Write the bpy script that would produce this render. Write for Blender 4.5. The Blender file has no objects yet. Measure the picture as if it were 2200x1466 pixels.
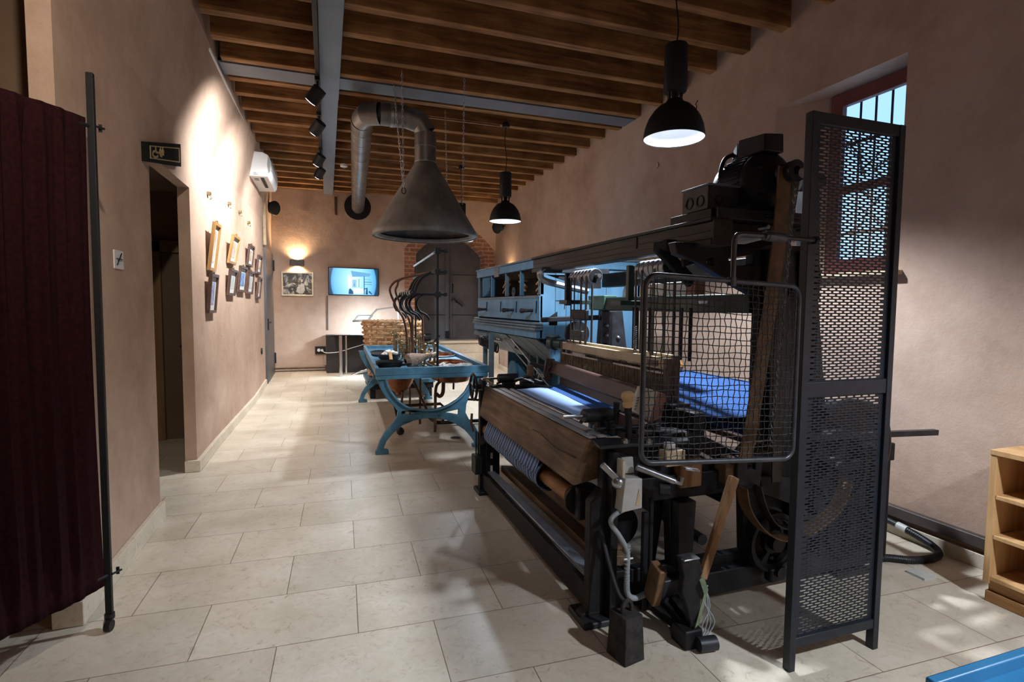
import bpy, bmesh, math, random
from mathutils import Vector, Matrix
from mathutils.geometry import tessellate_polygon
R = random.Random(7)
PI = math.pi
SC = bpy.context.scene
COL = SC.collection
V = Vector

# ------------------------------------------------------------------ camera
cam = bpy.data.cameras.new('camera')
cam.sensor_width = 36.0
cam.lens = 18.911
cam.clip_start = 0.02
cam.clip_end = 200
co = bpy.data.objects.new('camera', cam)
COL.objects.link(co)
yaw, pitch, roll = 0.33141387, -0.06438171, 0.00864309
fwd = V((math.sin(yaw)*math.cos(pitch), math.cos(yaw)*math.cos(pitch), math.sin(pitch)))
r0 = V((math.cos(yaw), -math.sin(yaw), 0)); u0 = r0.cross(fwd)
rt = r0*math.cos(roll)+u0*math.sin(roll); up = -r0*math.sin(roll)+u0*math.cos(roll)
co.matrix_world = Matrix(((rt.x, up.x, -fwd.x, 0), (rt.y, up.y, -fwd.y, 0), (rt.z, up.z, -fwd.z, 1.45), (0, 0, 0, 1)))
SC.camera = co

# ------------------------------------------------------------------ world, exposure
w = bpy.data.worlds.new('evening_sky'); SC.world = w
w.use_nodes = True
bg = w.node_tree.nodes['Background']
bg.inputs[0].default_value = (0.34, 0.62, 1.0, 1)
bg.inputs[1].default_value = 0.95
SC.view_settings.view_transform = 'Standard'
SC.view_settings.look = 'None'
SC.view_settings.gamma = 1
SC.view_settings.exposure = 0.75
SC.cycles.use_denoising = True
SC.cycles.sample_clamp_indirect = 4.0
SC.cycles.max_bounces = 10
SC.cycles.diffuse_bounces = 6
COOL = (0.82, 0.90, 1.0)
WARM = (1.0, 0.70, 0.40)

def light(name, kind, loc, power, color, target=None, size=0.05, spot=60, blend=0.5, parent=None):
    l = bpy.data.lights.new(name, kind); l.energy = power; l.color = color
    if kind in ('POINT', 'SPOT'): l.shadow_soft_size = size
    if kind == 'SPOT': l.spot_size = math.radians(spot); l.spot_blend = blend
    if kind == 'AREA': l.shape = 'DISK'; l.size = size
    o = bpy.data.objects.new(name, l); COL.objects.link(o); o.location = loc
    if target is not None:
        o.rotation_euler = (V(target)-V(loc)).to_track_quat('-Z', 'Y').to_euler()
    return o

# ------------------------------------------------------------------ materials
MATS = {}
def mat(name, col, rough=0.6, metal=0.0, spec=0.5, emit=None, estr=0.0, alpha=None):
    m = bpy.data.materials.new(name); m.use_nodes = True
    b = m.node_tree.nodes['Principled BSDF']
    b.inputs['Base Color'].default_value = (*col, 1)
    b.inputs['Roughness'].default_value = rough
    b.inputs['Metallic'].default_value = metal
    b.inputs['Specular IOR Level'].default_value = spec
    if emit:
        b.inputs['Emission Color'].default_value = (*emit, 1); b.inputs['Emission Strength'].default_value = estr
    MATS[name] = m
    return m
def N(m, t, **kw):
    n = m.node_tree.nodes.new(t)
    for k, v in kw.items():
        if k in n.inputs.keys(): n.inputs[k].default_value = v
        else: setattr(n, k, v)
    return n
def L(m, a, b): m.node_tree.links.new(a, b)
def bsdf(m): return m.node_tree.nodes['Principled BSDF']
def ramp(m, fac, stops):
    r = N(m, 'ShaderNodeValToRGB')
    e = r.color_ramp.elements
    while len(e) < len(stops): e.new(0.5)
    for i, (p, c) in enumerate(stops): e[i].position = p; e[i].color = (*c, 1)
    L(m, fac, r.inputs[0]); return r
def coord(m, scale=(1, 1, 1), rot=(0, 0, 0), loc=(0, 0, 0)):
    g = N(m, 'ShaderNodeNewGeometry'); mp = N(m, 'ShaderNodeMapping')
    mp.inputs['Scale'].default_value = scale; mp.inputs['Rotation'].default_value = rot; mp.inputs['Location'].default_value = loc
    L(m, g.outputs['Position'], mp.inputs['Vector']); return mp.outputs[0]
def noisy(name, c1, c2, scale=8, rough=0.6, metal=0.0, bump=0.0, stretch=(1, 1, 1), spec=0.5, detail=4, lo=0.35, hi=0.65):
    m = mat(name, c1, rough, metal, spec)
    v = coord(m, stretch)
    n = N(m, 'ShaderNodeTexNoise', Scale=scale, Detail=float(detail), Roughness=0.6); L(m, v, n.inputs['Vector'])
    r = ramp(m, n.outputs['Fac'], [(lo, c1), (hi, c2)])
    L(m, r.outputs[0], bsdf(m).inputs['Base Color'])
    if bump:
        b = N(m, 'ShaderNodeBump', Strength=bump, Distance=0.01); L(m, n.outputs['Fac'], b.inputs['Height']); L(m, b.outputs[0], bsdf(m).inputs['Normal'])
    return m
def wood(name, c1, c2, c3, axis, scale=14, rough=0.6, bump=0.15):
    m = mat(name, c1, rough, 0, 0.3)
    st = [1.0, 1.0, 1.0]; st[axis] = 0.09
    v = coord(m, tuple(st))
    n = N(m, 'ShaderNodeTexNoise', Scale=float(scale), Detail=6.0, Roughness=0.65, Distortion=0.8); L(m, v, n.inputs['Vector'])
    v2 = coord(m, (1, 1, 1) if axis != 2 else (1, 1, .6))
    n2 = N(m, 'ShaderNodeTexNoise', Scale=3.1, Detail=2.0); L(m, v2, n2.inputs['Vector'])
    mx = N(m, 'ShaderNodeMath', operation='ADD'); L(m, n.outputs['Fac'], mx.inputs[0])
    ml = N(m, 'ShaderNodeMath', operation='MULTIPLY_ADD'); ml.inputs[1].default_value = 0.6; ml.inputs[2].default_value = -0.3
    L(m, n2.outputs['Fac'], ml.inputs[0]); L(m, ml.outputs[0], mx.inputs[1])
    r = ramp(m, mx.outputs[0], [(0.3, c1), (0.52, c2), (0.72, c3)])
    L(m, r.outputs[0], bsdf(m).inputs['Base Color'])
    b = N(m, 'ShaderNodeBump', Strength=bump, Distance=0.006); L(m, n.outputs['Fac'], b.inputs['Height']); L(m, b.outputs[0], bsdf(m).inputs['Normal'])
    return m

def plaster():
    m = mat('salmon_plaster', (0.6, 0.43, 0.33), 0.85, 0, 0.2)
    v = coord(m)
    a = N(m, 'ShaderNodeTexNoise', Scale=1.1, Detail=5.0, Roughness=0.6); L(m, v, a.inputs['Vector'])
    b = N(m, 'ShaderNodeTexNoise', Scale=7.0, Detail=6.0, Roughness=0.7); L(m, v, b.inputs['Vector'])
    c = N(m, 'ShaderNodeTexNoise', Scale=120.0, Detail=3.0); L(m, v, c.inputs['Vector'])
    ad = N(m, 'ShaderNodeMath', operation='MULTIPLY_ADD'); ad.inputs[1].default_value = 0.35
    L(m, b.outputs['Fac'], ad.inputs[0]); L(m, a.outputs['Fac'], ad.inputs[2])
    r = ramp(m, ad.outputs[0], [(0.45, (0.36, 0.245, 0.18)), (0.66, (0.46, 0.325, 0.25)), (0.88, (0.54, 0.40, 0.315))])
    L(m, r.outputs[0], bsdf(m).inputs['Base Color'])
    bp = N(m, 'ShaderNodeBump', Strength=0.12, Distance=0.01); L(m, c.outputs['Fac'], bp.inputs['Height'])
    b2 = N(m, 'ShaderNodeBump', Strength=0.25, Distance=0.03); L(m, b.outputs['Fac'], b2.inputs['Height']); L(m, bp.outputs[0], b2.inputs['Normal'])
    L(m, b2.outputs[0], bsdf(m).inputs['Normal'])
    return m
PLASTER = plaster()

def stone(name, tiles):
    m = mat(name, (0.62, 0.55, 0.46), 0.35, 0, 0.5)
    v = coord(m, (1, 1, 1))
    a = N(m, 'ShaderNodeTexNoise', Scale=2.2, Detail=5.0, Roughness=0.6); L(m, v, a.inputs['Vector'])
    b = N(m, 'ShaderNodeTexNoise', Scale=16.0, Detail=8.0, Roughness=0.75, Distortion=1.5); L(m, v, b.inputs['Vector'])
    r1 = ramp(m, a.outputs['Fac'], [(0.35, (0.58, 0.51, 0.40)), (0.65, (0.70, 0.63, 0.52))])
    r2 = ramp(m, b.outputs['Fac'], [(0.30, (0.42, 0.33, 0.25)), (0.43, (0.90, 0.88, 0.86)), (0.6, (1, 1, 1))])
    mu = N(m, 'ShaderNodeMix', data_type='RGBA', blend_type='MULTIPLY'); mu.inputs[0].default_value = 0.75
    L(m, r1.outputs[0], mu.inputs[6]); L(m, r2.outputs[0], mu.inputs[7])
    out = mu.outputs[2]
    if tiles:
        fa = -0.02679
        t = coord(m, (1, 1, 1), (0, 0, -fa), (0.284, -2.388+0.4335*20, 0))
        br = N(m, 'ShaderNodeTexBrick', offset=0.5, offset_frequency=2)
        br.inputs['Scale'].default_value = 1.0; br.inputs['Mortar Size'].default_value = 0.0022; br.inputs['Mortar Smooth'].default_value = 0.2
        br.inputs['Brick Width'].default_value = 0.667; br.inputs['Row Height'].default_value = 0.4335; br.inputs['Bias'].default_value = 0
        br.inputs['Color1'].default_value = (1, 1, 1, 1); br.inputs['Color2'].default_value = (0.84, 0.83, 0.82, 1); br.inputs['Mortar'].default_value = (0.30, 0.25, 0.2, 1)
        L(m, t, br.inputs['Vector'])
        m2 = N(m, 'ShaderNodeMix', data_type='RGBA', blend_type='MULTIPLY'); m2.inputs[0].default_value = 1
        L(m, out, m2.inputs[6]); L(m, br.outputs['Color'], m2.inputs[7]); out = m2.outputs[2]
        bp = N(m, 'ShaderNodeBump', Strength=0.3, Distance=0.002); bp.invert = True
        L(m, br.outputs['Fac'], bp.inputs['Height']); L(m, bp.outputs[0], bsdf(m).inputs['Normal'])
        rr = N(m, 'ShaderNodeMapRange'); rr.inputs[3].default_value = 0.24; rr.inputs[4].default_value = 0.42
        L(m, b.outputs['Fac'], rr.inputs[0]); L(m, rr.outputs[0], bsdf(m).inputs['Roughness'])
    L(m, out, bsdf(m).inputs['Base Color'])
    return m
FLOOR = stone('limestone_tiles', True)
STONE = stone('limestone', False)

def bricks():
    m = mat('red_brick', (0.3, 0.13, 0.08), 0.85, 0, 0.2)
    g = N(m, 'ShaderNodeNewGeometry'); sx = N(m, 'ShaderNodeSeparateXYZ'); L(m, g.outputs['Position'], sx.inputs[0])
    ad = N(m, 'ShaderNodeMath', operation='ADD'); L(m, sx.outputs[0], ad.inputs[0]); L(m, sx.outputs[1], ad.inputs[1])
    cb = N(m, 'ShaderNodeCombineXYZ'); L(m, ad.outputs[0], cb.inputs[0]); L(m, sx.outputs[2], cb.inputs[1])
    br = N(m, 'ShaderNodeTexBrick'); L(m, cb.outputs[0], br.inputs['Vector'])
    br.inputs['Scale'].default_value = 1; br.inputs['Brick Width'].default_value = 0.26; br.inputs['Row Height'].default_value = 0.085; br.inputs['Mortar Size'].default_value = 0.008
    br.inputs['Color1'].default_value = (0.36, 0.16, 0.09, 1); br.inputs['Color2'].default_value = (0.24, 0.11, 0.07, 1); br.inputs['Mortar'].default_value = (0.45, 0.33, 0.25, 1)
    n = N(m, 'ShaderNodeTexNoise', Scale=20.0, Detail=4.0); mx = N(m, 'ShaderNodeMix', data_type='RGBA', blend_type='OVERLAY'); mx.inputs[0].default_value = 0.5
    L(m, g.outputs['Position'], n.inputs['Vector']); L(m, br.outputs['Color'], mx.inputs[6]); L(m, n.outputs['Fac'], mx.inputs[7]); L(m, mx.outputs[2], bsdf(m).inputs['Base Color'])
    bp = N(m, 'ShaderNodeBump', Strength=0.6, Distance=0.01); bp.invert = True; L(m, br.outputs['Fac'], bp.inputs['Height']); L(m, bp.outputs[0], bsdf(m).inputs['Normal'])
    return m
BRICK = bricks()

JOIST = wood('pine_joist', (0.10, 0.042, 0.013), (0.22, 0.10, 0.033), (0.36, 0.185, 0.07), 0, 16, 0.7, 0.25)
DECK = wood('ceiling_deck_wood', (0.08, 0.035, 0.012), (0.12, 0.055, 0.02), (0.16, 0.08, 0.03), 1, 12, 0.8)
STEELBLUE = noisy('grey_painted_steel', (0.085, 0.11, 0.15), (0.11, 0.14, 0.185), 3, 0.45, 0.1)
IRON = noisy('black_iron', (0.007, 0.007, 0.008), (0.017, 0.016, 0.017), 18, 0.52, 0.15, 0.12, spec=0.3)
IRON2 = noisy('dark_grey_iron', (0.016, 0.017, 0.020), (0.034, 0.035, 0.040), 14, 0.46, 0.3, 0.1, spec=0.4)
STEEL = noisy('worn_steel', (0.26, 0.27, 0.29), (0.42, 0.43, 0.45), 25, 0.32, 0.9, 0.05)
BLACK = mat('black_paint', (0.009, 0.010, 0.012), 0.55, 0, 0.3)
BLACKMATT = mat('matt_black', (0.012, 0.012, 0.013), 0.8, 0, 0.2)
GUARDM = noisy('dark_grey_tube', (0.045, 0.048, 0.055), (0.075, 0.08, 0.09), 20, 0.38, 0.5)
SCREENGREY = noisy('dark_grey_powder_coat', (0.014, 0.018, 0.026), (0.020, 0.025, 0.034), 30, 0.45, 0.3)
GALV = noisy('dull_galvanised_sheet', (0.12, 0.115, 0.11), (0.22, 0.21, 0.205), 5, 0.42, 0.75, 0.05, (1, 1, .4))
HOODM = noisy('dusty_zinc_sheet', (0.115, 0.112, 0.108), (0.20, 0.195, 0.187), 6, 0.6, 0.4, 0.05, (1, 1, .3))
BLUEP = noisy('blue_machine_paint', (0.035, 0.115, 0.185), (0.070, 0.185, 0.275), 9, 0.42, 0.1, 0.06)
BLUEP2 = noisy('light_blue_wood_paint', (0.055, 0.150, 0.245), (0.092, 0.215, 0.335), 7, 0.5, 0.0, 0.1, (1, 1, .25))
BLUEGREY = noisy('grey_blue_paint', (0.065, 0.095, 0.12), (0.12, 0.16, 0.19), 8, 0.55, 0.0, 0.08)
COPPER = noisy('old_copper', (0.16, 0.055, 0.025), (0.33, 0.13, 0.06), 9, 0.4, 0.8, 0.05)
RUST = noisy('brown_rusty_pipe', (0.07, 0.035, 0.022), (0.15, 0.075, 0.045), 20, 0.55, 0.4)
BRASS = noisy('tarnished_brass', (0.16, 0.12, 0.06), (0.34, 0.27, 0.16), 30, 0.4, 0.85)
OLDWOOD = wood('weathered_brown_wood', (0.07, 0.04, 0.022), (0.16, 0.095, 0.055), (0.25, 0.16, 0.10), 1, 18, 0.55, 0.5)
OLDWOODX = wood('worn_lever_wood', (0.16, 0.08, 0.035), (0.28, 0.15, 0.07), (0.38, 0.22, 0.11), 2, 20, 0.6, 0.3)
GREYWOOD = wood('greyed_beam_top', (0.18, 0.165, 0.16), (0.34, 0.31, 0.30), (0.46, 0.43, 0.42), 1, 22, 0.45, 0.3)
RAILWOOD = wood('dark_rail_wood', (0.016, 0.013, 0.011), (0.034, 0.028, 0.023), (0.055, 0.046, 0.038), 1, 20, 0.55, 0.2)
ROLLWOOD = wood('orange_roller_wood', (0.22, 0.10, 0.035), (0.36, 0.17, 0.06), (0.46, 0.25, 0.10), 1, 20, 0.5, 0.1)
BATTENW = wood('brown_batten_wood', (0.055, 0.03, 0.026), (0.10, 0.058, 0.048), (0.14, 0.085, 0.07), 1, 24, 0.38, 0.15)
OAK = wood('light_oak', (0.36, 0.19, 0.075), (0.52, 0.30, 0.13), (0.62, 0.38, 0.18), 2, 16, 0.5, 0.1)
CREAM = noisy('cream_aged_paint', (0.42, 0.32, 0.19), (0.56, 0.44, 0.28), 10, 0.6)
PALEPLATE = noisy('pale_worn_leather', (0.50, 0.42, 0.32), (0.60, 0.52, 0.42), 14, 0.7)
REDBROWN = noisy('red_brown_leather', (0.26, 0.10, 0.07), (0.36, 0.16, 0.11), 18, 0.7)
LEATHER = noisy('brown_leather_belt', (0.10, 0.05, 0.022), (0.19, 0.10, 0.045), 14, 0.55, 0, 0.1)
DARKLEATHER = noisy('dark_leather', (0.018, 0.014, 0.012), (0.045, 0.036, 0.030), 14, 0.6)
GREENP = noisy('dark_green_paint', (0.006, 0.018, 0.012), (0.014, 0.04, 0.027), 10, 0.42, 0.1)
WHITEP = mat('white_plastic', (0.72, 0.74, 0.76), 0.35, 0, 0.5)
GREYP = noisy('pale_grey_enamel', (0.42, 0.42, 0.40), (0.52, 0.52, 0.50), 12, 0.45)
CHROME = mat('chrome', (0.7, 0.7, 0.72), 0.14, 1.0)
MAROON = noisy('maroon_curtain_cloth', (0.013, 0.0028, 0.004), (0.023, 0.005, 0.0065), 60, 0.95, 0, 0.1, spec=0.1)
WICKER = noisy('wicker', (0.26, 0.14, 0.06), (0.50, 0.30, 0.15), 30, 0.65)
DARKRED = noisy('oxblood_window_paint', (0.11, 0.018, 0.018), (0.15, 0.028, 0.026), 6, 0.5)
DOORGREY = noisy('dark_steel_door', (0.075, 0.078, 0.088), (0.11, 0.113, 0.125), 3, 0.45, 0.2)
DARKGLASS = mat('dark_window_glass', (0.006, 0.014, 0.02), 0.06, 0, 0.6)
COCOON = noisy('white_cocoon_floss', (0.62, 0.62, 0.60), (0.82, 0.82, 0.80), 60, 0.9, 0, 0.3)
FRAMEOAK = noisy('golden_frame_wood', (0.30, 0.15, 0.04), (0.44, 0.25, 0.09), 20, 0.45, 0, 0, (1, 1, .1))
FRAMEDARK = noisy('dark_frame_wood', (0.05, 0.022, 0.015), (0.09, 0.045, 0.03), 20, 0.45)
SILVERF = noisy('silver_gilt_frame', (0.40, 0.34, 0.24), (0.55, 0.48, 0.36), 30, 0.35, 0.6)
MAT_W = mat('white_mount_board', (0.62, 0.64, 0.64), 0.7)
PLASTGREY = mat('grey_plastic_conduit', (0.26, 0.28, 0.29), 0.5)
DARKTRIM = noisy('dark_brown_channel', (0.05, 0.038, 0.034), (0.075, 0.058, 0.05), 10, 0.5)
PAPER = mat('paper', (0.68, 0.68, 0.70), 0.8)
SIGNGOLD = mat('gold_sign_print', (0.42, 0.33, 0.16), 0.4, 0.3)
TAN = noisy('door_frame_wood', (0.14, 0.075, 0.03), (0.20, 0.115, 0.05), 14, 0.6, 0, 0, (1, 1, .1))
LAMPON = mat('lit_lamp_diffuser', (0.9, 0.9, 0.9), 0.5, 0, 0.3, (0.82, 0.90, 1.0), 2.6)
SPOTON = mat('lit_spot_lens', (0.9, 0.9, 0.9), 0.5, 0, 0.3, (0.92, 0.95, 1.0), 12.0)
WARMON = mat('lit_warm_strip', (0.9, 0.8, 0.6), 0.5, 0, 0.3, (1.0, 0.74, 0.42), 10.0)
MAGON = mat('lit_magnifier', (0.5, 0.9, 0.8), 0.2, 0, 0.5, (0.55, 1.0, 0.95), 3.0)
LAMPIN = mat('white_enamel_inside', (0.60, 0.62, 0.64), 0.4)

def stripes(name, c1, c2, freq, axis=1, rough=0.75, wob=0.4):
    m = mat(name, c1, 0.95, 0, 0.05)
    s = [0.0, 0.0, 0.0]; s[axis] = 1.0
    v = coord(m)
    wv = N(m, 'ShaderNodeTexWave', wave_type='BANDS', bands_direction='XYZ'[axis]); wv.inputs['Scale'].default_value = freq
    wv.inputs['Distortion'].default_value = wob; wv.inputs['Detail'].default_value = 1.0; wv.inputs['Detail Scale'].default_value = 1.5
    L(m, v, wv.inputs['Vector'])
    r = ramp(m, wv.outputs['Fac'], [(0.25, c1), (0.75, c2)])
    L(m, r.outputs[0], bsdf(m).inputs['Base Color'])
    return m
CLOTH = stripes('pale_blue_woven_cloth', (0.25, 0.36, 0.60), (0.34, 0.46, 0.70), 22)
WARPM = stripes('blue_warp_threads', (0.012, 0.035, 0.125), (0.065, 0.14, 0.34), 16, 1, 0.7, 0.5)
ROLLCLOTH = stripes('blue_striped_cloth_roll', (0.075, 0.105, 0.19), (0.26, 0.34, 0.50), 7.5, 1, 0.8, 0.6)

def tvmat():
    m = mat('television_picture', (0.01, 0.01, 0.01), 0.2)
    tc = N(m, 'ShaderNodeTexCoord'); sx = N(m, 'ShaderNodeSeparateXYZ'); L(m, tc.outputs['Generated'], sx.inputs[0])
    # x 0..1, z 0..1
    def mth(op, a, b=None, c=None):
        n = N(m, 'ShaderNodeMath', operation=op)
        for i, q in enumerate((a, b, c)):
            if q is None: continue
            if isinstance(q, (int, float)): n.inputs[i].default_value = q
            else: L(m, q, n.inputs[i])
        return n.outputs[0]
    x, z = sx.outputs[0], sx.outputs[2]
    dx = mth('MULTIPLY', mth('SUBTRACT', x, 0.5), 1.78); dz = mth('SUBTRACT', z, 0.5)
    rr = mth('SQRT', mth('ADD', mth('MULTIPLY', dx, dx), mth('MULTIPLY', mth('MULTIPLY', dz, dz), 0.55)))
    base = ramp(m, rr, [(0.0, (0.75, 0.95, 1.0)), (0.32, (0.36, 0.72, 1.0)), (0.68, (0.16, 0.52, 0.95)), (0.80, (0.10, 0.36, 0.72)), (0.84, (0.01, 0.05, 0.1))])
    nz = N(m, 'ShaderNodeTexNoise', Scale=9.0, Detail=3.0); L(m, tc.outputs['Generated'], nz.inputs['Vector'])
    # right third: dark stripy machinery, middle: bright far room
    vor = N(m, 'ShaderNodeTexVoronoi', Scale=14.0); vm = N(m, 'ShaderNodeMapping'); vm.inputs['Scale'].default_value = (1, 1, 0.55)
    L(m, tc.outputs['Generated'], vm.inputs['Vector']); L(m, vm.outputs[0], vor.inputs['Vector'])
    dark = mth('MULTIPLY', mth('MULTIPLY', mth('GREATER_THAN', x, 0.62), mth('LESS_THAN', x, 0.9)), mth('LESS_THAN', vor.outputs['Distance'], 0.30))
    dark = mth('MULTIPLY', dark, 0.0)
    mid = mth('MULTIPLY', mth('MULTIPLY', mth('GREATER_THAN', x, 0.40), mth('LESS_THAN', x, 0.44)), mth('MULTIPLY', mth('GREATER_THAN', z, 0.2), mth('LESS_THAN', z, 0.78)))
    mx = N(m, 'ShaderNodeMix', data_type='RGBA'); L(m, mth('MULTIPLY', dark, 0.8), mx.inputs[0]); L(m, base.outputs[0], mx.inputs[6]); mx.inputs[7].default_value = (0.03, 0.16, 0.32, 1)
    m2 = N(m, 'ShaderNodeMix', data_type='RGBA'); L(m, mth('MULTIPLY', mid, 0.0), m2.inputs[0]); L(m, mx.outputs[2], m2.inputs[6]); m2.inputs[7].default_value = (0.95, 1, 1, 1)
    L(m, m2.outputs[2], bsdf(m).inputs['Emission Color']); bsdf(m).inputs['Emission Strength'].default_value = 0.8
    return m
TVM = tvmat()
def artmat(name, c1, c2, c3, scale=7):
    m = mat(name, c1, 0.25, 0, 0.5)
    n = N(m, 'ShaderNodeTexNoise', Scale=float(scale), Detail=5.0, Roughness=0.7, Distortion=1.0); L(m, coord(m), n.inputs['Vector'])
    r = ramp(m, n.outputs['Fac'], [(0.35, c1), (0.5, c2), (0.62, c3)]); L(m, r.outputs[0], bsdf(m).inputs['Base Color'])
    return m
BWPHOTO = artmat('black_and_white_photograph', (0.01, 0.01, 0.01), (0.06, 0.06, 0.06), (0.5, 0.5, 0.5), 6)
ART_BLUE = artmat('blue_print', (0.05, 0.17, 0.5), (0.10, 0.27, 0.62), (0.3, 0.5, 0.8))
ART_PALE = artmat('pale_green_print', (0.35, 0.40, 0.38), (0.45, 0.50, 0.48), (0.6, 0.64, 0.62))
ART_PURPLE = artmat('violet_blue_print', (0.10, 0.12, 0.30), (0.20, 0.22, 0.45), (0.4, 0.42, 0.6))
ART_TAN = artmat('sepia_print', (0.35, 0.26, 0.18), (0.5, 0.4, 0.3), (0.6, 0.5, 0.4))

# ------------------------------------------------------------------ geometry helpers
class MB:
    def __init__(s): s.v = []; s.f = []
    def add(s, vs, fs):
        k = len(s.v); s.v += [tuple(v) for v in vs]; s.f += [tuple(i+k for i in f) for f in fs]; return s
    def box(s, x0, x1, y0, y1, z0, z1):
        return s.add([(x0, y0, z0), (x1, y0, z0), (x1, y1, z0), (x0, y1, z0), (x0, y0, z1), (x1, y0, z1), (x1, y1, z1), (x0, y1, z1)],
                     [(0, 3, 2, 1), (4, 5, 6, 7), (0, 1, 5, 4), (1, 2, 6, 5), (2, 3, 7, 6), (3, 0, 4, 7)])
    def hexa(s, a, b):     # two quads (4 pts each)
        return s.add(list(a)+list(b), [(0, 3, 2, 1), (4, 5, 6, 7), (0, 1, 5, 4), (1, 2, 6, 5), (2, 3, 7, 6), (3, 0, 4, 7)])
    def bar(s, p, q, w, h, upv=(0, 0, 1), w2=None, h2=None):
        p, q = V(p), V(q); d = (q-p).normalized(); u = V(upv)
        if abs(d.dot(u)) > 0.98: u = V((0, 1, 0))
        sd = d.cross(u).normalized(); u = sd.cross(d).normalized()
        w2 = w if w2 is None else w2; h2 = h if h2 is None else h2
        A = [p+sd*a*w/2+u*b*h/2 for a, b in ((-1, -1), (1, -1), (1, 1), (-1, 1))]
        B = [q+sd*a*w2/2+u*b*h2/2 for a, b in ((-1, -1), (1, -1), (1, 1), (-1, 1))]
        return s.hexa(A, B)
    def ring(s, c, d, r, n, ref=None):
        d = V(d).normalized(); a = V((0, 0, 1)) if abs(d.z) < 0.9 else V((1, 0, 0))
        if ref is not None: a = ref
        e = d.cross(a).normalized(); g = e.cross(d)
        return [V(c)+(e*math.cos(2*PI*i/n)+g*math.sin(2*PI*i/n))*r for i in range(n)]
    def cyl(s, p, q, r, r2=None, n=16, cap=True):
        p, q = V(p), V(q); r2 = r if r2 is None else r2; d = q-p
        A = s.ring(p, d, r, n); B = s.ring(q, d, r2, n)
        f = [(i, (i+1) % n, n+(i+1) % n, n+i) for i in range(n)]
        if cap: f += [tuple(range(n))[::-1], tuple(range(n, 2*n))]
        return s.add(A+B, f)
    def tube(s, pts, r, n=8, closed=False, cap=True):
        pts = [V(p) for p in pts]; m = len(pts)
        if m < 2: return s
        rings = []; ref = None
        for i, p in enumerate(pts):
            a = pts[i-1] if (i > 0 or closed) else p; b = pts[(i+1) % m] if (i < m-1 or closed) else p
            d = (b-a)
            if d.length < 1e-9: d = V((0, 0, 1))
            d.normalize()
            if ref is None: ref = V((0, 0, 1)) if abs(d.z) < 0.9 else V((1, 0, 0))
            e = d.cross(ref)
            if e.length < 1e-4: e = d.cross(V((0.3, 0.9, 0.2)))
            e.normalize(); g = e.cross(d).normalized(); ref = g
            rr = r[i] if isinstance(r, (list, tuple)) else r
            rings.append([p+(e*math.cos(2*PI*j/n)+g*math.sin(2*PI*j/n))*rr for j in range(n)])
        vs = [v for rg in rings for v in rg]; f = []
        for i in range(m if closed else m-1):
            k = (i+1) % m
            f += [(i*n+j, i*n+(j+1) % n, k*n+(j+1) % n, k*n+j) for j in range(n)]
        if cap and not closed: f += [tuple(range(n))[::-1], tuple(range((m-1)*n, m*n))]
        return s.add(vs, f)
    def lathe(s, prof, c, axis=(0, 0, 1), n=32):   # prof: (r, h) along axis
        c = V(c); d = V(axis).normalized(); vs = []; f = []
        for r, h in prof: vs += s.ring(c+d*h, d, max(r, 1e-4), n)
        for i in range(len(prof)-1):
            f += [(i*n+j, i*n+(j+1) % n, (i+1)*n+(j+1) % n, (i+1)*n+j) for j in range(n)]
        return s.add(vs, f)
    def prism(s, loops, axis, a, b):     # 2-D loops (outer first, then holes) in the plane across the axis, a..b along it
        if not isinstance(loops[0][0], (tuple, list)): loops = [loops]
        def P(u, v, t):
            return ((t, u, v), (u, t, v), (u, v, t))[axis]
        flat = [p for l in loops for p in l]; n = len(flat)
        tri = tessellate_polygon([[V((p[0], p[1], 0)) for p in l] for l in loops])
        f = [tuple(t) for t in tri]+[tuple(i+n for i in t[::-1]) for t in tri]
        k = 0
        for l in loops:
            m = len(l); f += [(k+i, k+(i+1) % m, n+k+(i+1) % m, n+k+i) for i in range(m)]; k += m
        return s.add([P(u, v, a) for u, v in flat]+[P(u, v, b) for u, v in flat], f)
    def ball(s, c, r, n=12, sq=(1, 1, 1)):
        c = V(c); vs = []; f = []; m = n//2
        for i in range(m+1):
            t = PI*i/m
            for j in range(n):
                p = 2*PI*j/n; vs.append(c+V((math.sin(t)*math.cos(p)*r*sq[0], math.sin(t)*math.sin(p)*r*sq[1], math.cos(t)*r*sq[2])))
        for i in range(m): f += [(i*n+j, i*n+(j+1) % n, (i+1)*n+(j+1) % n, (i+1)*n+j) for j in range(n)]
        return s.add(vs, f)
    def grid(s, fn, nu, nv):
        vs = [fn(i/nu, j/nv) for i in range(nu+1) for j in range(nv+1)]
        return s.add(vs, [(i*(nv+1)+j, (i+1)*(nv+1)+j, (i+1)*(nv+1)+j+1, i*(nv+1)+j+1) for i in range(nu) for j in range(nv)])
    def build(s, name, m, parent=None, bev=0.0, seg=2, smooth=True, solid=0.0, label=None, sharp=38):
        me = bpy.data.meshes.new(name)
        root = parent
        off = V((0, 0, 0))
        while root is not None and root.parent is not None: root = root.parent
        if root is not None: off = root.location
        me.from_pydata([tuple(V(v)-off) for v in s.v], [], s.f)
        bm = bmesh.new(); bm.from_mesh(me)
        bmesh.ops.remove_doubles(bm, verts=bm.verts, dist=1e-5)
        bmesh.ops.recalc_face_normals(bm, faces=bm.faces)
        bm.to_mesh(me); bm.free()
        if smooth:
            for p in me.polygons: p.use_smooth = True
            me.set_sharp_from_angle(angle=math.radians(sharp))
        me.materials.append(m)
        o = bpy.data.objects.new(name, me); COL.objects.link(o)
        if parent is not None: o.parent = parent
        if solid:
            q = o.modifiers.new('thickness', 'SOLIDIFY'); q.thickness = solid; q.offset = 0
        if bev:
            q = o.modifiers.new('bevel', 'BEVEL'); q.width = bev; q.segments = seg; q.limit_method = 'ANGLE'; q.angle_limit = math.radians(50)
        if label: o['label'] = label
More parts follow.
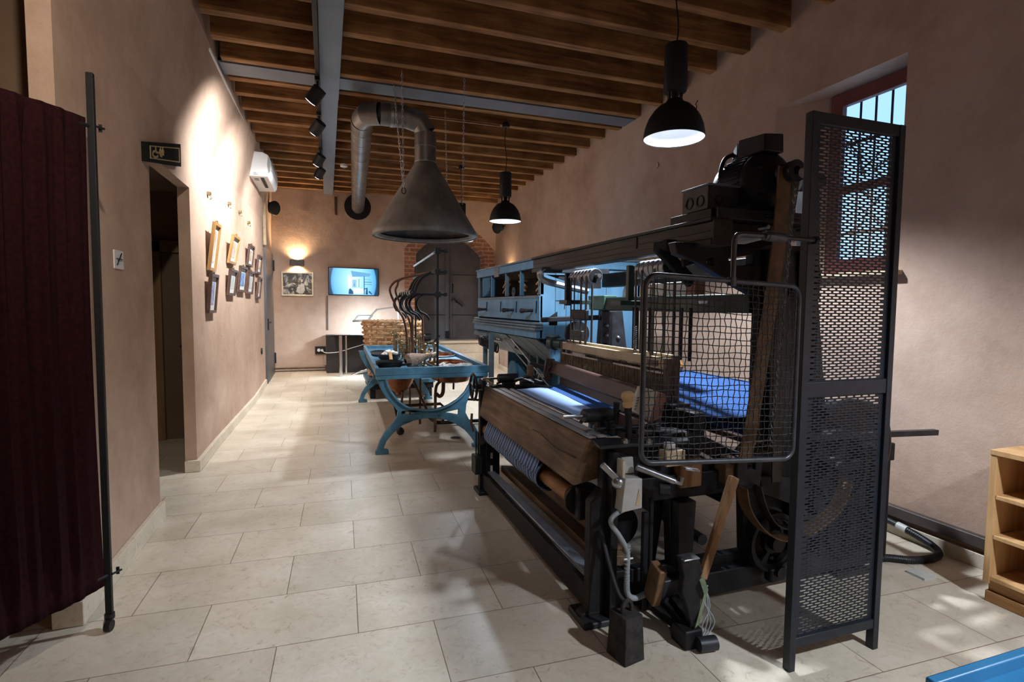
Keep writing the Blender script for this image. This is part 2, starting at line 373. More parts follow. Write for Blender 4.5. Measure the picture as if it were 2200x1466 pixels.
        return o

def thing(name, loc, label, cat, group=None):
    o = bpy.data.objects.new(name, None); COL.objects.link(o); o.location = loc; o.empty_display_size = 0.1
    o['label'] = label; o['category'] = cat
    if group: o['group'] = group
    return o
def tag(o, label, cat, group=None, kind=None):
    o['label'] = label; o['category'] = cat
    if group: o['group'] = group
    if kind: o['kind'] = kind
    return o
def struct(o, label=None):
    o['kind'] = 'structure'
    if label: o['label'] = label
    return o
def B(*a): return MB().box(*a)
def arc(cx, cz, r, a0, a1, n):
    return [(cx+r*math.cos(math.radians(a0+(a1-a0)*i/n)), cz+r*math.sin(math.radians(a0+(a1-a0)*i/n))) for i in range(n+1)]
def smoothpath(pts, k=6):
    pts = [V(p) for p in pts]; out = []
    for i in range(len(pts)-1):
        p0 = pts[max(i-1, 0)]; p1 = pts[i]; p2 = pts[i+1]; p3 = pts[min(i+2, len(pts)-1)]
        for j in range(k):
            t = j/k
            out.append(0.5*((2*p1)+(p2-p0)*t+(2*p0-5*p1+4*p2-p3)*t*t+(3*p1-p0-3*p2+p3)*t**3))
    out.append(pts[-1]); return out
def mirror_y(pts, c): return [(p[0], 2*c-p[1], p[2]) for p in pts]

# ================================================================== THE ROOM
XL, XR, YB, ZJ = -1.08, 3.48, 11.25, 3.665
def fz(y): return 0.0 if y < 8.7 else (y-8.7)*0.0585          # the floor rises gently at the far end
def wx(y): return XL+max(0.0, y-6)*0.0181                     # the left wall closes in towards the far end

ys = [-3.6, 0, 4, 8.7, 11.7]
struct(MB().grid(lambda u, v: (-3.3+7.1*u, ys[round(v*4)], fz(ys[round(v*4)])), 1, 4).build('floor', FLOOR, smooth=False))
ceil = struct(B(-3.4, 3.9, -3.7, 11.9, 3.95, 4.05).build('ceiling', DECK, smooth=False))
k = 0
for i in range(-15, 19):
    y = 3.44+0.427*i
    m = MB()
    x0 = -0.88 if i > -1 else -3.3
    m.box(x0, XR+0.05, y, y+0.092, ZJ+R.uniform(-.006, .006), 3.95)
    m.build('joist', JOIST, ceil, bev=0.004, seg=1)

# left wall: long plane with the doorway, the upper part leans in
def lean(y, z):
    t = max(0.0, min(1.0, (z-2.85)/0.82)); f = 1.0 if y < 9.0 else max(0.15, 1-(y-9.0)/2.4)
    return 0.16*t*f
yy = [2.85, 4.13, 5.22, 6.0, 7.5, 9.0, 10.0, 11.3]; zz = [0.0, 2.42, 2.85, 3.1, 3.4, 3.67, 3.96]
m = MB()
for i in range(len(yy)-1):
    for j in range(len(zz)-1):
        if i == 1 and j == 0: continue
        q = []
        for (a, b) in ((i, j), (i+1, j), (i+1, j+1), (i, j+1)):
            q.append((wx(yy[a])+lean(yy[a], zz[b]), yy[a], zz[b]))
        p = [(-1.17+(a[0]-XL)*0, a[1], a[2]) for a in q]
        m.hexa(p, q)
struct(m.build('wall_left', PLASTER, smooth=False))
# recess and corridor behind the left wall
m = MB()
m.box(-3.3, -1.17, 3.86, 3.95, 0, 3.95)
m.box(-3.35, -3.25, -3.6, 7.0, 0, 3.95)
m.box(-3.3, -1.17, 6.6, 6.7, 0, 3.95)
struct(m.build('wall_corridor', noisy('shade_brown_plaster', (0.20, 0.13, 0.085), (0.25, 0.165, 0.11), 2, 0.9), smooth=False))  # plaster darkened in colour to keep recess and corridor in shade
m = MB(); m.box(-3.3, -1.17, 3.95, 6.6, 2.62, 2.70); struct(m.build('ceiling_corridor', PLASTER, smooth=False))
struct(B(-3.4, 3.8, -3.7, -3.6, 0, 4).build('wall_near', PLASTER, smooth=False))
# right wall with the splayed window recess
m = MB()
m.prism([[(-3.6, 0), (11.7, 0), (11.7, 4), (-3.6, 4)], [(2.5, 1.70), (3.55, 1.70), (3.55, 3.07), (2.5, 3.07)]], 0, XR, XR+0.26)
m.prism([(XR, 3.55), (XR+.26, 3.55), (XR+.26, 3.14)], 2, 1.70, 3.07)
struct(m.build('wall_right', PLASTER, smooth=False))
# back wall with arched opening
def archline(hw, zs, rise, cx=2.49, n=14, z0=0.70):
    return [(cx-hw, z0)]+[(cx-hw+2*hw*i/n, zs+rise*(1-(2*i/n-1)**2)) for i in range(n+1)]+[(cx+hw, z0)]
outer = archline(0.97, 2.62, 0.60); inner = archline(0.735, 2.52, 0.42)
m = MB().prism([[(-1.3, 0), (3.7, 0), (3.7, 4), (-1.3, 4)], outer], 1, YB, YB+0.4)
struct(m.build('wall_back', PLASTER, smooth=False))
struct(MB().prism([outer, inner], 1, YB-0.006, YB+0.42).build('trim_1', BRICK, smooth=False), 'red brick surround of the arched doorway')
d = struct(B(1.70, 3.30, YB+.36, YB+.40, 0.70, 3.02).build('door_1', DOORGREY, bev=.003), 'dark grey double metal door in brick arch')
m = MB(); m.box(2.445, 2.515, YB+.33, YB+.37, .72, 3.0); m.box(2.56, 2.585, YB+.34, YB+.37, .72, 3.0); m.build('cover_strip', DOORGREY, d)
m = MB()
for z in (1.24, 2.12): m.box(1.75, 2.44, YB+.352, YB+.362, z, z+.02); m.box(2.6, 3.24, YB+.352, YB+.362, z, z+.02)
m.build('seam', IRON2, d)
MB().tube([(2.60, YB+.34, 1.74), (2.60, YB+.29, 1.76), (2.60, YB+.29, 1.90), (2.60, YB+.34, 1.92)], .016).build('pull_handle', BLACK, d)
m = MB().tube([(2.58, YB+.33, 1.56), (2.63, YB+.30, 1.62), (2.68, YB+.30, 1.52)], .014); m.bar((2.66, YB+.31, 1.57), (2.82, YB+.31, 1.44), .02, .03); m.build('latch', BLACK, d)
B(2.44, 2.53, YB+.32, YB+.36, .74, .90).build('floor_bolt', BLACK, d, bev=.004)
m = MB(); m.box(1.60, 3.42, YB-.10, YB+.40, .655, .71); m.box(1.62, 3.46, YB-.06, YB+.02, .45, .655); m.box(1.30, 3.47, YB-.32, YB+.02, .05, .455)
struct(m.build('trim_2', STONE, bev=.01), 'pale stone steps below the arched metal door')

# skirting stones
m = MB().box(XL, XL+.03, 2.85, 4.13, 0, .115)
m.box(-1.17, XL+.03, 2.825, 2.85, 0, .115)
for a, b in ((5.22, 6.0), (6.0, 8.7), (8.7, 9.98)):
    m.hexa([(wx(a)-.02, a, fz(a)), (wx(a)+.03, a, fz(a)), (wx(b)+.03, b, fz(b)), (wx(b)-.02, b, fz(b))],
           [(wx(a)-.02, a, fz(a)+.10), (wx(a)+.03, a, fz(a)+.10), (wx(b)+.03, b, fz(b)+.10), (wx(b)-.02, b, fz(b)+.10)])
m.box(-1.17, XL+.03, 5.19, 5.22, 0, .10)
struct(m.build('baseboard_left', STONE, bev=.004))
m = MB().box(XR-.03, XR, -3.6, 8.7, 0, .082)
m.hexa([(XR-.03, 8.7, 0), (XR, 8.7, 0), (XR, YB, .15), (XR-.03, YB, .15)], [(XR-.03, 8.7, .09), (XR, 8.7, .09), (XR, YB, .24), (XR-.03, YB, .24)])
struct(m.build('baseboard_right', STONE, bev=.004))
struct(B(-1.0, 1.3, YB-.018, YB, .10, .19).build('baseboard_back', STONE))

# steel beams
m = MB(); m.box(-.036, .146, -3.6, 6.1, 3.598, ZJ-.007); m.box(-.032, .142, 6.1, YB-.01, 3.600, ZJ-.007)
struct(m.build('trim_3', STEELBLUE, bev=.003), 'long grey steel beam running down the room under the joists')
m = MB(); m.box(-.93, XR, 5.69, 5.965, 3.665, 3.68); m.box(-.93, XR, 5.80, 5.83, 3.68, 3.94)
struct(m.build('trim_4', STEELBLUE), 'grey steel cross beam between the joists')
# white cable trim where left wall meets the joists
struct(MB().tube([(-.925, 5.35, 3.63), (-.905, 9.35, 3.63)], .011, 6).build('trim_5', WHITEP), 'thin white cable line along top of left wall')

# window
wn = struct(MB().prism([[(2.52, 1.72), (3.20, 1.72), (3.20, 3.06), (2.52, 3.06)], [(2.62, 1.82), (3.10, 1.82), (3.10, 2.96), (2.62, 2.96)]], 0, 3.66, 3.71).build('window_1', DARKRED, bev=.005), 'dark red window frame in deep recess')
B(3.665, 3.70, 2.60, 3.12, 2.31, 2.37).build('transom', DARKRED, wn, bev=.004)
g = mat('clear_pane', (1, 1, 1), 0.02)
nt = g.node_tree; tr = nt.nodes.new('ShaderNodeBsdfTransparent'); gl = nt.nodes.new('ShaderNodeBsdfGlossy'); gl.inputs['Roughness'].default_value = .03
mxs = nt.nodes.new('ShaderNodeMixShader'); mxs.inputs[0].default_value = .06
nt.links.new(tr.outputs[0], mxs.inputs[1]); nt.links.new(gl.outputs[0], mxs.inputs[2]); nt.links.new(mxs.outputs[0], nt.nodes['Material Output'].inputs[0])
m = MB(); m.box(3.684, 3.688, 2.61, 3.11, 1.81, 2.32); m.box(3.684, 3.688, 2.61, 3.11, 2.36, 2.97); m.build('pane', g, wn)
m = MB()
for y in (2.70, 2.82, 2.94, 3.06): m.cyl((3.80, y, 1.6), (3.80, y, 3.1), .008, n=8)
for z in (2.02, 2.70): m.box(3.795, 3.805, 2.5, 3.3, z, z+.02)
m.build('security_bars', BLACK, wn)
struct(B(3.40, 3.73, 2.46, 3.62, 1.675, 1.705).build('trim_6', CREAM, bev=.004), 'cream window sill board')
# outside: eave and bare twigs
m = MB(); m.hexa([(3.9, 2.3, 3.18), (5.6, 2.3, 3.75), (5.6, 4.6, 3.75), (3.9, 4.6, 3.18)], [(3.9, 2.3, 3.24), (5.6, 2.3, 3.81), (5.6, 4.6, 3.81), (3.9, 4.6, 3.24)])
struct(m.build('trim_7', noisy('teal_eave_boards', (0.03, 0.12, 0.16), (0.05, 0.18, 0.22), 4)), 'teal roof eave seen through the window')
m = MB()
for i in range(26):
    p = V((R.uniform(5.2, 6.4), R.uniform(3.4, 4.9), R.uniform(2.2, 3.2)))
    q = p+V((R.uniform(-.3, .3), R.uniform(-.7, .7), R.uniform(.1, .7)))
    m.tube([p, (p+q)/2+V((0, R.uniform(-.1, .1), R.uniform(-.05, .05))), q], [.012, .009, .004], 5)
m.cyl((5.9, 4.2, 0), (5.85, 4.1, 3.2), .07, .03)
tag(m.build('bare_tree', mat('bark', (.03, .03, .03), .9)), 'bare dark tree outside behind the barred window', 'tree')

# left far door
a, b = 10.06, 11.14
m = MB().hexa([(wx(a), a, fz(a)), (wx(a)+.035, a, fz(a)), (wx(b)+.035, b, fz(b)), (wx(b), b, fz(b))],
              [(wx(a), a, 2.42), (wx(a)+.035, a, 2.42), (wx(b)+.035, b, 2.40), (wx(b), b, 2.40)])
d = struct(m.build('door_2', DOORGREY, bev=.003), 'dark grey steel door at far end of left wall')
m = MB().bar((wx(10.2)+.04, 10.2, 1.13), (wx(10.45)+.06, 10.42, 1.13), .02, .025); m.box(wx(10.2)+.03, wx(10.2)+.05, 10.17, 10.24, 1.0, 1.2); m.build('lever_handle', BLACK, d)
for z in (.33, 2.08): B(wx(b)+.03, wx(b)+.06, b-.03, b+.02, z, z+.20).build('hinge', BLACK, d, bev=.003)
# corridor door frame seen through the doorway
m = MB(); m.box(-1.76, -1.63, 6.50, 6.6, 0, 2.1); m.box(-1.41, -1.34, 6.50, 6.6, 0, 2.1); m.box(-1.76, -1.34, 6.50, 6.6, 1.98, 2.1)
d = struct(m.build('door_3', TAN, bev=.004), 'wooden door frame inside the dark corridor')
B(-1.63, -1.41, 6.55, 6.6, 0.0, 1.98).build('door_leaf', noisy('dark_door_leaf', (.09, .055, .03), (.12, .075, .042), 4), d)
MB().cyl((-1.46, 6.56, 1.0), (-1.46, 6.50, 1.0), .015).build('door_knob', BLACK, d)

# ================================================================== LAMPS AND THINGS ON THE CEILING
def pendant(x, y, label, power, sway=0.0, z0=2.50):
    t = thing('pendant_lamp', (x, y, z0), label, 'lamp', 'black bell pendant lamps over the machines')
    MB().lathe([(0, 0), (.045, 0), (.05, .03), (.03, .055), (0, .06)], (x, y, ZJ-.03), (0, 0, 1), 20).build('ceiling_rose', BLACK, t)
    MB().tube(smoothpath([(x, y, ZJ-.02), (x-.012+sway, y, 3.45), (x+.012, y, 3.27), (x, y, z0+.59)], 5), .005, 6).build('cord', BLACK, t)
    MB().lathe([(0, .30), (.070, .295), (.074, .285), (.074, .01), (.070, 0), (0, 0)], (x, y, z0+.295), (0, 0, 1), 32).build('ballast_cylinder', BLACK, t)
    m = MB().lathe([(.022, .095), (.022, 0)], (x, y, z0+.22), (0, 0, 1), 16)
    for s in (-1, 1): m.bar((x+s*.05, y, z0+.30), (x+s*.04, y, z0+.225), .012, .02)
    m.build('neck_bracket', BLACK, t)
    z = z0
    prof = [(.195, 0), (.193, .03), (.184, .075), (.165, .125), (.135, .17), (.10, .205), (.06, .225), (.05, .245), (0, .248)]
    inn = [(.190, 0.001), (.187, .03), (.178, .073), (.159, .120), (.130, .163), (.096, .197), (.05, .214), (0, .216)]
    MB().lathe(prof, (x, y, z), (0, 0, 1), 48).build('bell_shade', BLACK, t)
    MB().lathe([(.195, 0)]+inn, (x, y, z), (0, 0, 1), 48).build('white_inside', LAMPIN, t)
    MB().lathe([(0, .125), (.135, .125), (.135, .131), (0, .131)], (x, y, z), (0, 0, 1), 40).build('lit_diffuser', LAMPON, t)
    MB().lathe([(.195, -.004), (.1975, -.001), (.1975, .006), (.193, .006)], (x, y, z), (0, 0, 1), 48).build('rim', BLACK, t)
    light('pendant_light', 'SPOT', (x, y, z+.105), power, COOL, (x, y, 0), size=.07, spot=140, blend=.55)
    return t
pendant(2.16, 3.06, 'black bell pendant lamp nearest the camera, hanging above the loom', 290, z0=2.555)
pendant(2.10, 6.40, 'lit black bell pendant lamp above the blue wooden cabinet machine', 260)
pendant(2.06, 8.55, 'black pendant lamp mostly hidden behind the zinc extractor hood', 200)
pendant(2.45, -0.45, 'black bell pendant lamp behind the camera at right', 290)
pendant(-0.10, -1.2, 'black bell pendant lamp added as fill, unseen behind the camera at left', 25)  # unseen pendant added as fill light from the left

# thin pipes to the lamp roses
tag(MB().tube([(0.15, 6.42, 3.652), (2.03, 6.42, 3.652)], .009, 6).build('conduit_pipe', RUST), 'thin brown conduit pipe crossing joists to lit pendant lamp', 'pipe')
tag(MB().tube([(0.15, 8.57, 3.652), (2.0, 8.57, 3.652)], .009, 6).build('conduit_pipe', RUST), 'thin conduit pipe crossing joists behind the hood duct', 'pipe')
# smoke detector
t = thing('smoke_detector', (.284, 9.05, 3.62), 'small white round smoke detector under the joists beside the zinc duct', 'smoke detector')
MB().lathe([(0, .0), (.03, 0), (.055, .012), (.06, .03), (.06, .05), (0, .05)], (.284, 9.05, 3.615)).build('body', WHITEP, t)
MB().lathe([(.025, -.004), (.03, -.004), (.03, .002), (.025, .002)], (.284, 9.05, 3.615)).build('vent_ring', PLASTGREY, t)

# track and spots
tag(B(-.075, -.038, .2, 9.2, 3.565, 3.60).build('light_track', BLACK, bev=.003), 'black spotlight track along the side of the grey steel beam', 'light track')
spots = [(.40, 'spotlight added out of view on the track to light the near left wall', (-1.08, 3.4, 1.9), 150, 90, (1.0, .86, .70)),  # added head out of view, brightens the near left wall
         (1.30, 'spotlight added out of view on the track to light the woven cloth', (1.42, 2.95, .85), 40, 40, (.78, .88, 1.0)),  # added head out of view, cool light on the cloth
         (2.60, 'spotlight added out of view on the track to light the blue cabinet machine', (1.76, 5.2, 1.2), 150, 44, (.78, .88, 1.0)),  # added head out of view, cool light on cabinet and bench
         (5.50, 'spotlight nearest the camera on the black ceiling track', (-1.0, 6.15, 2.3), 300, 128, (.98, .97, .96)),
         (6.48, 'second spotlight from the camera on the black ceiling track', (-1.03, 7.4, 2.2), 230, 124, (.98, .97, .96)),
         (7.90, 'third spotlight from the camera on the black ceiling track', (-1.03, 8.8, 1.9), 160, 108, (.98, .97, .96)),
         (8.66, 'farthest spotlight on the black ceiling track', (-1.0, 9.6, 1.9), 70, 96, (.98, .97, .96))]
for y, lb, tg, pw, ss, lc in spots:
    c = V((-.075, y, 3.41)); d = (V(tg)-c).normalized()
    t = thing('track_spotlight', c, 'black cylinder '+lb, 'spotlight', 'black cylinder spotlights on the ceiling track')
    a = c-d*.075; b = c+d*.075
    MB().cyl(a, b, .064, n=24).build('lamp_head', BLACK, t, bev=.004)
    MB().lathe([(0, 0), (.052, 0), (.052, .002), (0, .002)], b+d*.0015, d, 24).build('lit_lens', SPOTON, t)
    m = MB().tube([(-.056, y, 3.57), (-.056, y, 3.50), (-.064, y, 3.44)], .012, 8); m.box(-.08, -.036, y-.05, y+.05, 3.535, 3.575); m.build('mounting_arm', BLACK, t)
    light('track_spot_light', 'SPOT', b+d*.01, pw, lc, tg, size=.04, spot=ss, blend=1.0)

# extractor hood with duct to the back wall
HX, HY = 1.025, 5.90
t = thing('extractor_hood', (HX, HY, 2.2), 'large conical zinc extractor hood with duct hung on chains over blue bench', 'extractor hood')
MB().lathe([(.555, .0), (.562, .015), (.556, .05), (.535, .075), (.118, .775), (.116, .79)], (HX, HY, 2.19), (0, 0, 1), 56).build('cone', HOODM, t, solid=.006)
MB().lathe([(.556, .012), (.50, .012), (.485, .035), (.53, .06)], (HX, HY, 2.19), (0, 0, 1), 56).build('folded_lip', HOODM, t, solid=.006)
MB().tube([(HX, HY, 2.96), (HX, HY, 3.14), (HX, HY, 3.30)], .115, 28, cap=False).build('neck_duct', GALV, t)
MB().tube([(HX, HY, 3.30), (HX-.055, HY, 3.40), (HX-.20, HY, 3.445)], .115, 28, cap=False).build('elbow', GALV, t, sharp=18)
MB().tube([(HX-.20, HY, 3.445), (.55, HY, 3.445)], .115, 28, cap=False).build('cross_duct', GALV, t)
MB().tube([(.55, HY, 3.445), (.42, HY+.06, 3.444), (.385, HY+.24, 3.442)], .115, 28, cap=False).build('elbow', GALV, t, sharp=18)
MB().tube([(.385, HY+.24, 3.442), (.61, YB+.05, 3.38)], .118, 28, cap=False).build('long_duct', GALV, t)
m = MB()
for q, d in (((HX, HY, 3.145), (0, 0, 1)), ((HX, HY, 2.985), (0, 0, 1)), ((.70, HY, 3.445), (1, 0, 0)), ((.66, HY, 3.445), (1, 0, 0))):
    c = V(q); d = V(d); m.cyl(c-d*.006, c+d*.006, .1185, n=28)
for f in (0.05, .12, .25, .40, .55, .7, .8, .85, .9, .95):
    p = V((.385, HY+.24, 3.442)).lerp(V((.61, YB+.05, 3.38)), f); d = (V((.61, YB, 3.38))-V((.385, HY, 3.442))).normalized(); m.cyl(p-d*.005, p+d*.005, .1215, n=28)
m.build('seam_bands', STEEL, t)
MB().cyl((.655, HY, 3.445), (.685, HY, 3.445), .121, n=28).build('hanger_band', STEEL, t)
MB().lathe([(.0, 0), (.255, 0), (.255, .012), (0, .012)], (.605, YB-.014, 3.395), (0, 1, 0), 48).build('wall_flange', BLACKMATT, t)
def chain(p, q, name='chain'):
    p, q = V(p), V(q); L_ = (q-p).length; n = int(L_/.030); d = (q-p).normalized(); m = MB()
    a = d.cross(V((.3, .8, .1))).normalized(); b = d.cross(a)
    for i in range(n):
        c = p+d*(L_*(i+.5)/n); e = a if i % 2 else b
        m.tube([c+d*(.021*math.cos(u))+e*(.009*math.sin(u)) for u in [2*PI*k/8 for k in range(8)]], .0026, 4, closed=True)
    return m
chain((.745, 5.55, 2.62), (.70, 5.30, 3.665)).build('chain', STEEL, t)
chain((.745, 5.55, 2.62), (.66, 5.62, 3.665)).build('chain', STEEL, t)
chain((1.40, 5.75, 2.55), (1.30, 5.28, 3.665)).build('chain', STEEL, t)
chain((1.34, 6.22, 2.52), (1.30, 6.18, 3.665)).build('chain', STEEL, t)
m = MB()
for c in ((.745, 5.55, 2.60), (1.40, 5.75, 2.53), (1.34, 6.22, 2.50)): m.tube([V(c)+V((.02*math.cos(u), 0, .03*math.sin(u))) for u in [2*PI*k/10 for k in range(10)]], .005, 6, closed=True)
m.build('hook', BLACK, t)

# ================================================================== THINGS ON THE WALLS
# air conditioner
y0, y1 = 8.2, 9.28
t = thing('air_conditioner', (-.95, 8.7, 3.19), 'white wall air conditioner unit high on left wall below joists', 'air conditioner')
MB().prism([(-1.0, 3.19), (-.745, 3.20), (-.715, 3.235), (-.70, 3.33), (-.705, 3.42), (-.735, 3.49), (-.80, 3.525), (-1.0, 3.53)], 1, y0, y1).build('body', WHITEP, t, bev=.012, seg=3)
for i in range(6): MB().box(-.705+.001*i, -.697, y0+.05, y1-.05, 3.30+.03*i, 3.304+.03*i).build('intake_slat', PLASTGREY, t)
MB().box(-.845, -.805, y0+.10, y1-.35, 3.186, 3.196).build('air_outlet', BLACK, t)
MB().prism([(-.735, 3.24), (-.71, 3.27), (-.705, 3.40), (-.735, 3.48), (-.75, 3.36)], 1, y0-.003, y0+.004).build('end_recess', PLASTGREY, t)
MB().box(-.925, -.865, y0-.002, y0+.003, 3.215, 3.225).build('panel_mark', PLASTGREY, t); MB().box(-.925, -.885, y0-.002, y0+.003, 3.235, 3.243).build('panel_mark', PLASTGREY, t)
MB().box(-.93, -.88, y0+.14, y0+.26, 3.185, 3.192).build('label_plate', PLASTGREY, t)
B(-1.0, -.955, 10.03, 10.10, 2.45, 3.33).build('pipe_duct', CREAM, t)

def speaker(c, d, label):
    c, d = V(c), V(d).normalized()
    t = thing('wall_speaker', c, label, 'speaker')
    MB().lathe([(0, -.14), (.05, -.135), (.10, -.09), (.125, -.02), (.13, .0), (.12, .012)], c, d, 32).build('bowl', BLACK, t)
    MB().lathe([(0, .012), (.09, .014), (.122, .004)], c, d, 32).build('grille', IRON, t)
    return t
t = speaker((-.87, 10.75, 3.19), (.75, -.65, -.15), 'round black speaker in far left corner under air conditioner')
MB().tube([(-.99, 10.85, 3.25), (-.93, 10.82, 3.2)], .015).build('bracket', BLACK, t)
t = speaker((3.30, 10.55, 3.05), (-.75, -.65, -.12), 'round dark speaker on right wall behind the lit pendant lamp')
MB().tube([(3.48, 10.65, 3.1), (3.38, 10.6, 3.06)], .015).build('bracket', BLACK, t)

# sconces
def sconce(c, nx, ny, label, pw):
    c = V(c); t = thing('wall_sconce', c, label, 'wall lamp')
    tx = V((-ny, nx, 0)); nrm = V((nx, ny, 0))
    def bx(a0, a1, d0, d1, z0, z1):
        P = lambda a, d, z: c+tx*a+nrm*d+V((0, 0, z))
        return [P(a0, d0, z0), P(a1, d0, z0), P(a1, d1, z0), P(a0, d1, z0)], [P(a0, d0, z1), P(a1, d0, z1), P(a1, d1, z1), P(a0, d1, z1)]
    MB().hexa(*bx(-.125, .125, .072, .09, -.055, .055)).build('front_plate', DARKTRIM, t, bev=.002)
    m = MB().hexa(*bx(-.125, -.118, .0, .09, -.055, .055)); m.hexa(*bx(.118, .125, .0, .09, -.055, .055)); m.hexa(*bx(-.10, .10, .0, .02, -.05, .05)); m.build('housing', DARKTRIM, t)
    m = MB()
    for i in range(11):
        a = -.115+.023*i
        for z in (-.063, .053): m.hexa(*bx(a-.004, a+.004, .06, .09, z, z+.012))
    m.build('comb_edge', DARKTRIM, t)
    MB().hexa(*bx(-.10, .10, .025, .065, -.02, .02)).build('lit_strip', WARMON, t)
    for s in (1, -1):
        light('sconce_light', 'SPOT', c+nrm*.045+V((0, 0, .05*s)), pw, WARM, c+nrm*.045+V((0, 0, s*2)), size=.03, spot=140, blend=.9)
    return t
sconce((-.53, YB, 2.25), 0, -1, 'lit dark comb edged wall lamp above framed black and white photograph', 60)
sconce((XR, 10.2, 2.02), -1, 0, 'lit wall lamp on right wall hidden behind blue cabinet machine', 26)
sconce((-3.25, .4, 2.1), 1, 0, 'lit wall lamp added for warm fill, unseen in the left recess', 20)  # unseen lamp added for warm ambient light in the recess
sconce((XR, -1.6, 2.1), -1, 0, 'lit wall lamp added for warm fill on right wall, unseen behind the camera', 48)  # unseen lamp added to warm the right side
sconce((-.6, -3.6, 2.1), 0, 1, 'lit wall lamp added for warm fill on the wall, unseen behind the camera', 80)  # unseen lamp added to warm the room from behind

# television
t = thing('television', (.51, YB, 1.91), 'wall mounted flat television showing a bluish fisheye view of a room', 'television')
MB().prism([(.03, 1.642), (.99, 1.630), (.995, 2.182), (.032, 2.190)], 1, YB-.06, YB-.02).build('casing', BLACK, t, bev=.004)
MB().prism([(.045, 1.660), (.977, 1.648), (.981, 2.168), (.047, 2.176)], 1, YB-.0635, YB-.060).build('screen', TVM, t)
def tvp(u, v): return (.046+.933*u+.002*v, 1.660-.012*u+.514*v)
def tvshape(name, polys, col, st):
    mm = MATS.get('tv_'+name) or mat('tv_'+name, (0, 0, 0), .3, emit=col, estr=st); m = MB()
    for p in polys: m.prism([tvp(*q) for q in p], 1, YB-.0645, YB-.0636)
    m.build(name, mm, t)
def R4(a, b, c, d): return [(a, c), (b, c), (b, d), (a, d)]
tvshape('picture_ceiling', [[(.44, .92), (.86, .83), (.82, .72), (.47, .69)]], (.16, .42, .72), .7)
tvshape('picture_far_room', [R4(.47, .555, .28, .58)], (.30, .60, .90), .7)
tvshape('picture_window_light', [[(.38, .76), (.43, .69), (.43, .27), (.385, .25)]], (.9, 1, 1), 1.0)
tvshape('picture_floor_light', [R4(.50, .70, .05, .24)], (.85, .97, 1), .9)
tvshape('picture_machinery', [[(.39, .02), (.49, .02), (.48, .14), (.43, .24), (.40, .20)], R4(.705, .722, .02, .73), R4(.71, .87, .495, .515), R4(.71, .87, .41, .425), R4(.71, .85, .60, .61), [(.74, .02), (.79, .02), (.78, .28), (.755, .25)], [(.80, .12), (.86, .02), (.88, .05), (.82, .17)], R4(.50, .515, .33, .47), R4(.60, .61, .30, .62), [(.70, .20), (.78, .26), (.78, .29), (.70, .24)]], (.02, .12, .26), .6)
B(.30, .70, YB-.03, YB-.002, 1.8, 2.05).build('wall_bracket', BLACK, t)
light('television_glow', 'AREA', (.51, YB-.10, 1.91), 2, (.45, .75, 1.0), (.51, 5, 1.5), size=.6)
# photo on back wall
t = thing('framed_photograph', (-.53, YB, 1.84), 'framed black and white photograph of people at machines on back wall', 'picture')
MB().prism([[(-.82, 1.61), (-.24, 1.61), (-.24, 2.08), (-.82, 2.08)], [(-.79, 1.64), (-.27, 1.64), (-.27, 2.05), (-.79, 2.05)]], 1, YB-.035, YB-.002).build('frame', SILVERF, t, bev=.004)
B(-.79, -.27, YB-.015, YB-.005, 1.64, 2.05).build('photograph', BWPHOTO, t)
m = MB()
def blob(pts): m.prism(pts, 1, YB-.0165, YB-.0148)
blob([(-.50, 1.66), (-.44, 1.66), (-.40, 1.72), (-.41, 1.84), (-.46, 1.87), (-.50, 1.80), (-.56, 1.70)])
blob([(-.47, 1.88), (-.44, 1.89), (-.43, 1.93), (-.47, 1.94)])
blob([(-.37, 1.95), (-.33, 1.95), (-.32, 2.01), (-.36, 2.02)])
for i in range(9):
    x = R.uniform(-.77, -.5); z = R.uniform(1.68, 2.0); blob([(x, z), (x+R.uniform(.02, .14), z+R.uniform(-.02, .03)), (x+.05, z+.012)])
m.build('pale_figures', noisy('pale_photo_print', (.30, .30, .30), (.48, .48, .48), 30), t)

# nine framed prints on left wall
def frame(y0, y1, z0, z1, fm, am, label, tilt=.035, mw=.05):
    def P(y, z, d):
        s = tilt*(z-z0)/(z1-z0)
        return (wx(y)+.006+s+d, y, z)
    t = thing('framed_print', (wx((y0+y1)/2), (y0+y1)/2, z0), label, 'picture', 'framed prints on the left wall')
    m = MB(); fw = .028
    def q(a, b, c, e, d0, d1): m.hexa([P(a, c, d0), P(b, c, d0), P(b, e, d0), P(a, e, d0)], [P(a, c, d1), P(b, c, d1), P(b, e, d1), P(a, e, d1)])
    q(y0, y1, z0, z0+fw, 0, .03); q(y0, y1, z1-fw, z1, 0, .03); q(y0, y0+fw, z0+fw, z1-fw, 0, .03); q(y1-fw, y1, z0+fw, z1-fw, 0, .03)
    m.build('frame', fm, t, bev=.003)
    m = MB(); q(y0+fw, y1-fw, z0+fw, z1-fw, .004, .010); m.build('mount', MAT_W, t)
    m = MB(); q(y0+fw+mw, y1-fw-mw, z0+fw+mw, z1-fw-mw, .010, .0115); m.build('print', am, t)
    MB().cyl(P((y0+y1)/2, z1+.015, .0), P((y0+y1)/2, z1+.015, .02), .012, n=10).build('hanger', BRASS, t)
frame(5.80, 6.09, 1.77, 2.23, FRAMEOAK, ART_TAN, 'tall golden wood framed print nearest the doorway, upper row', .06)
frame(5.71, 6.05, 1.36, 1.735, FRAMEDARK, ART_PURPLE, 'dark framed violet blue print nearest the doorway, lower row')
frame(6.80, 7.21, 1.91, 2.235, FRAMEOAK, ART_TAN, 'golden wood framed print, second from the doorway in upper row', .06)
frame(6.72, 7.13, 1.545, 1.845, FRAMEDARK, ART_PALE, 'dark framed pale green print, second from the doorway in lower row')
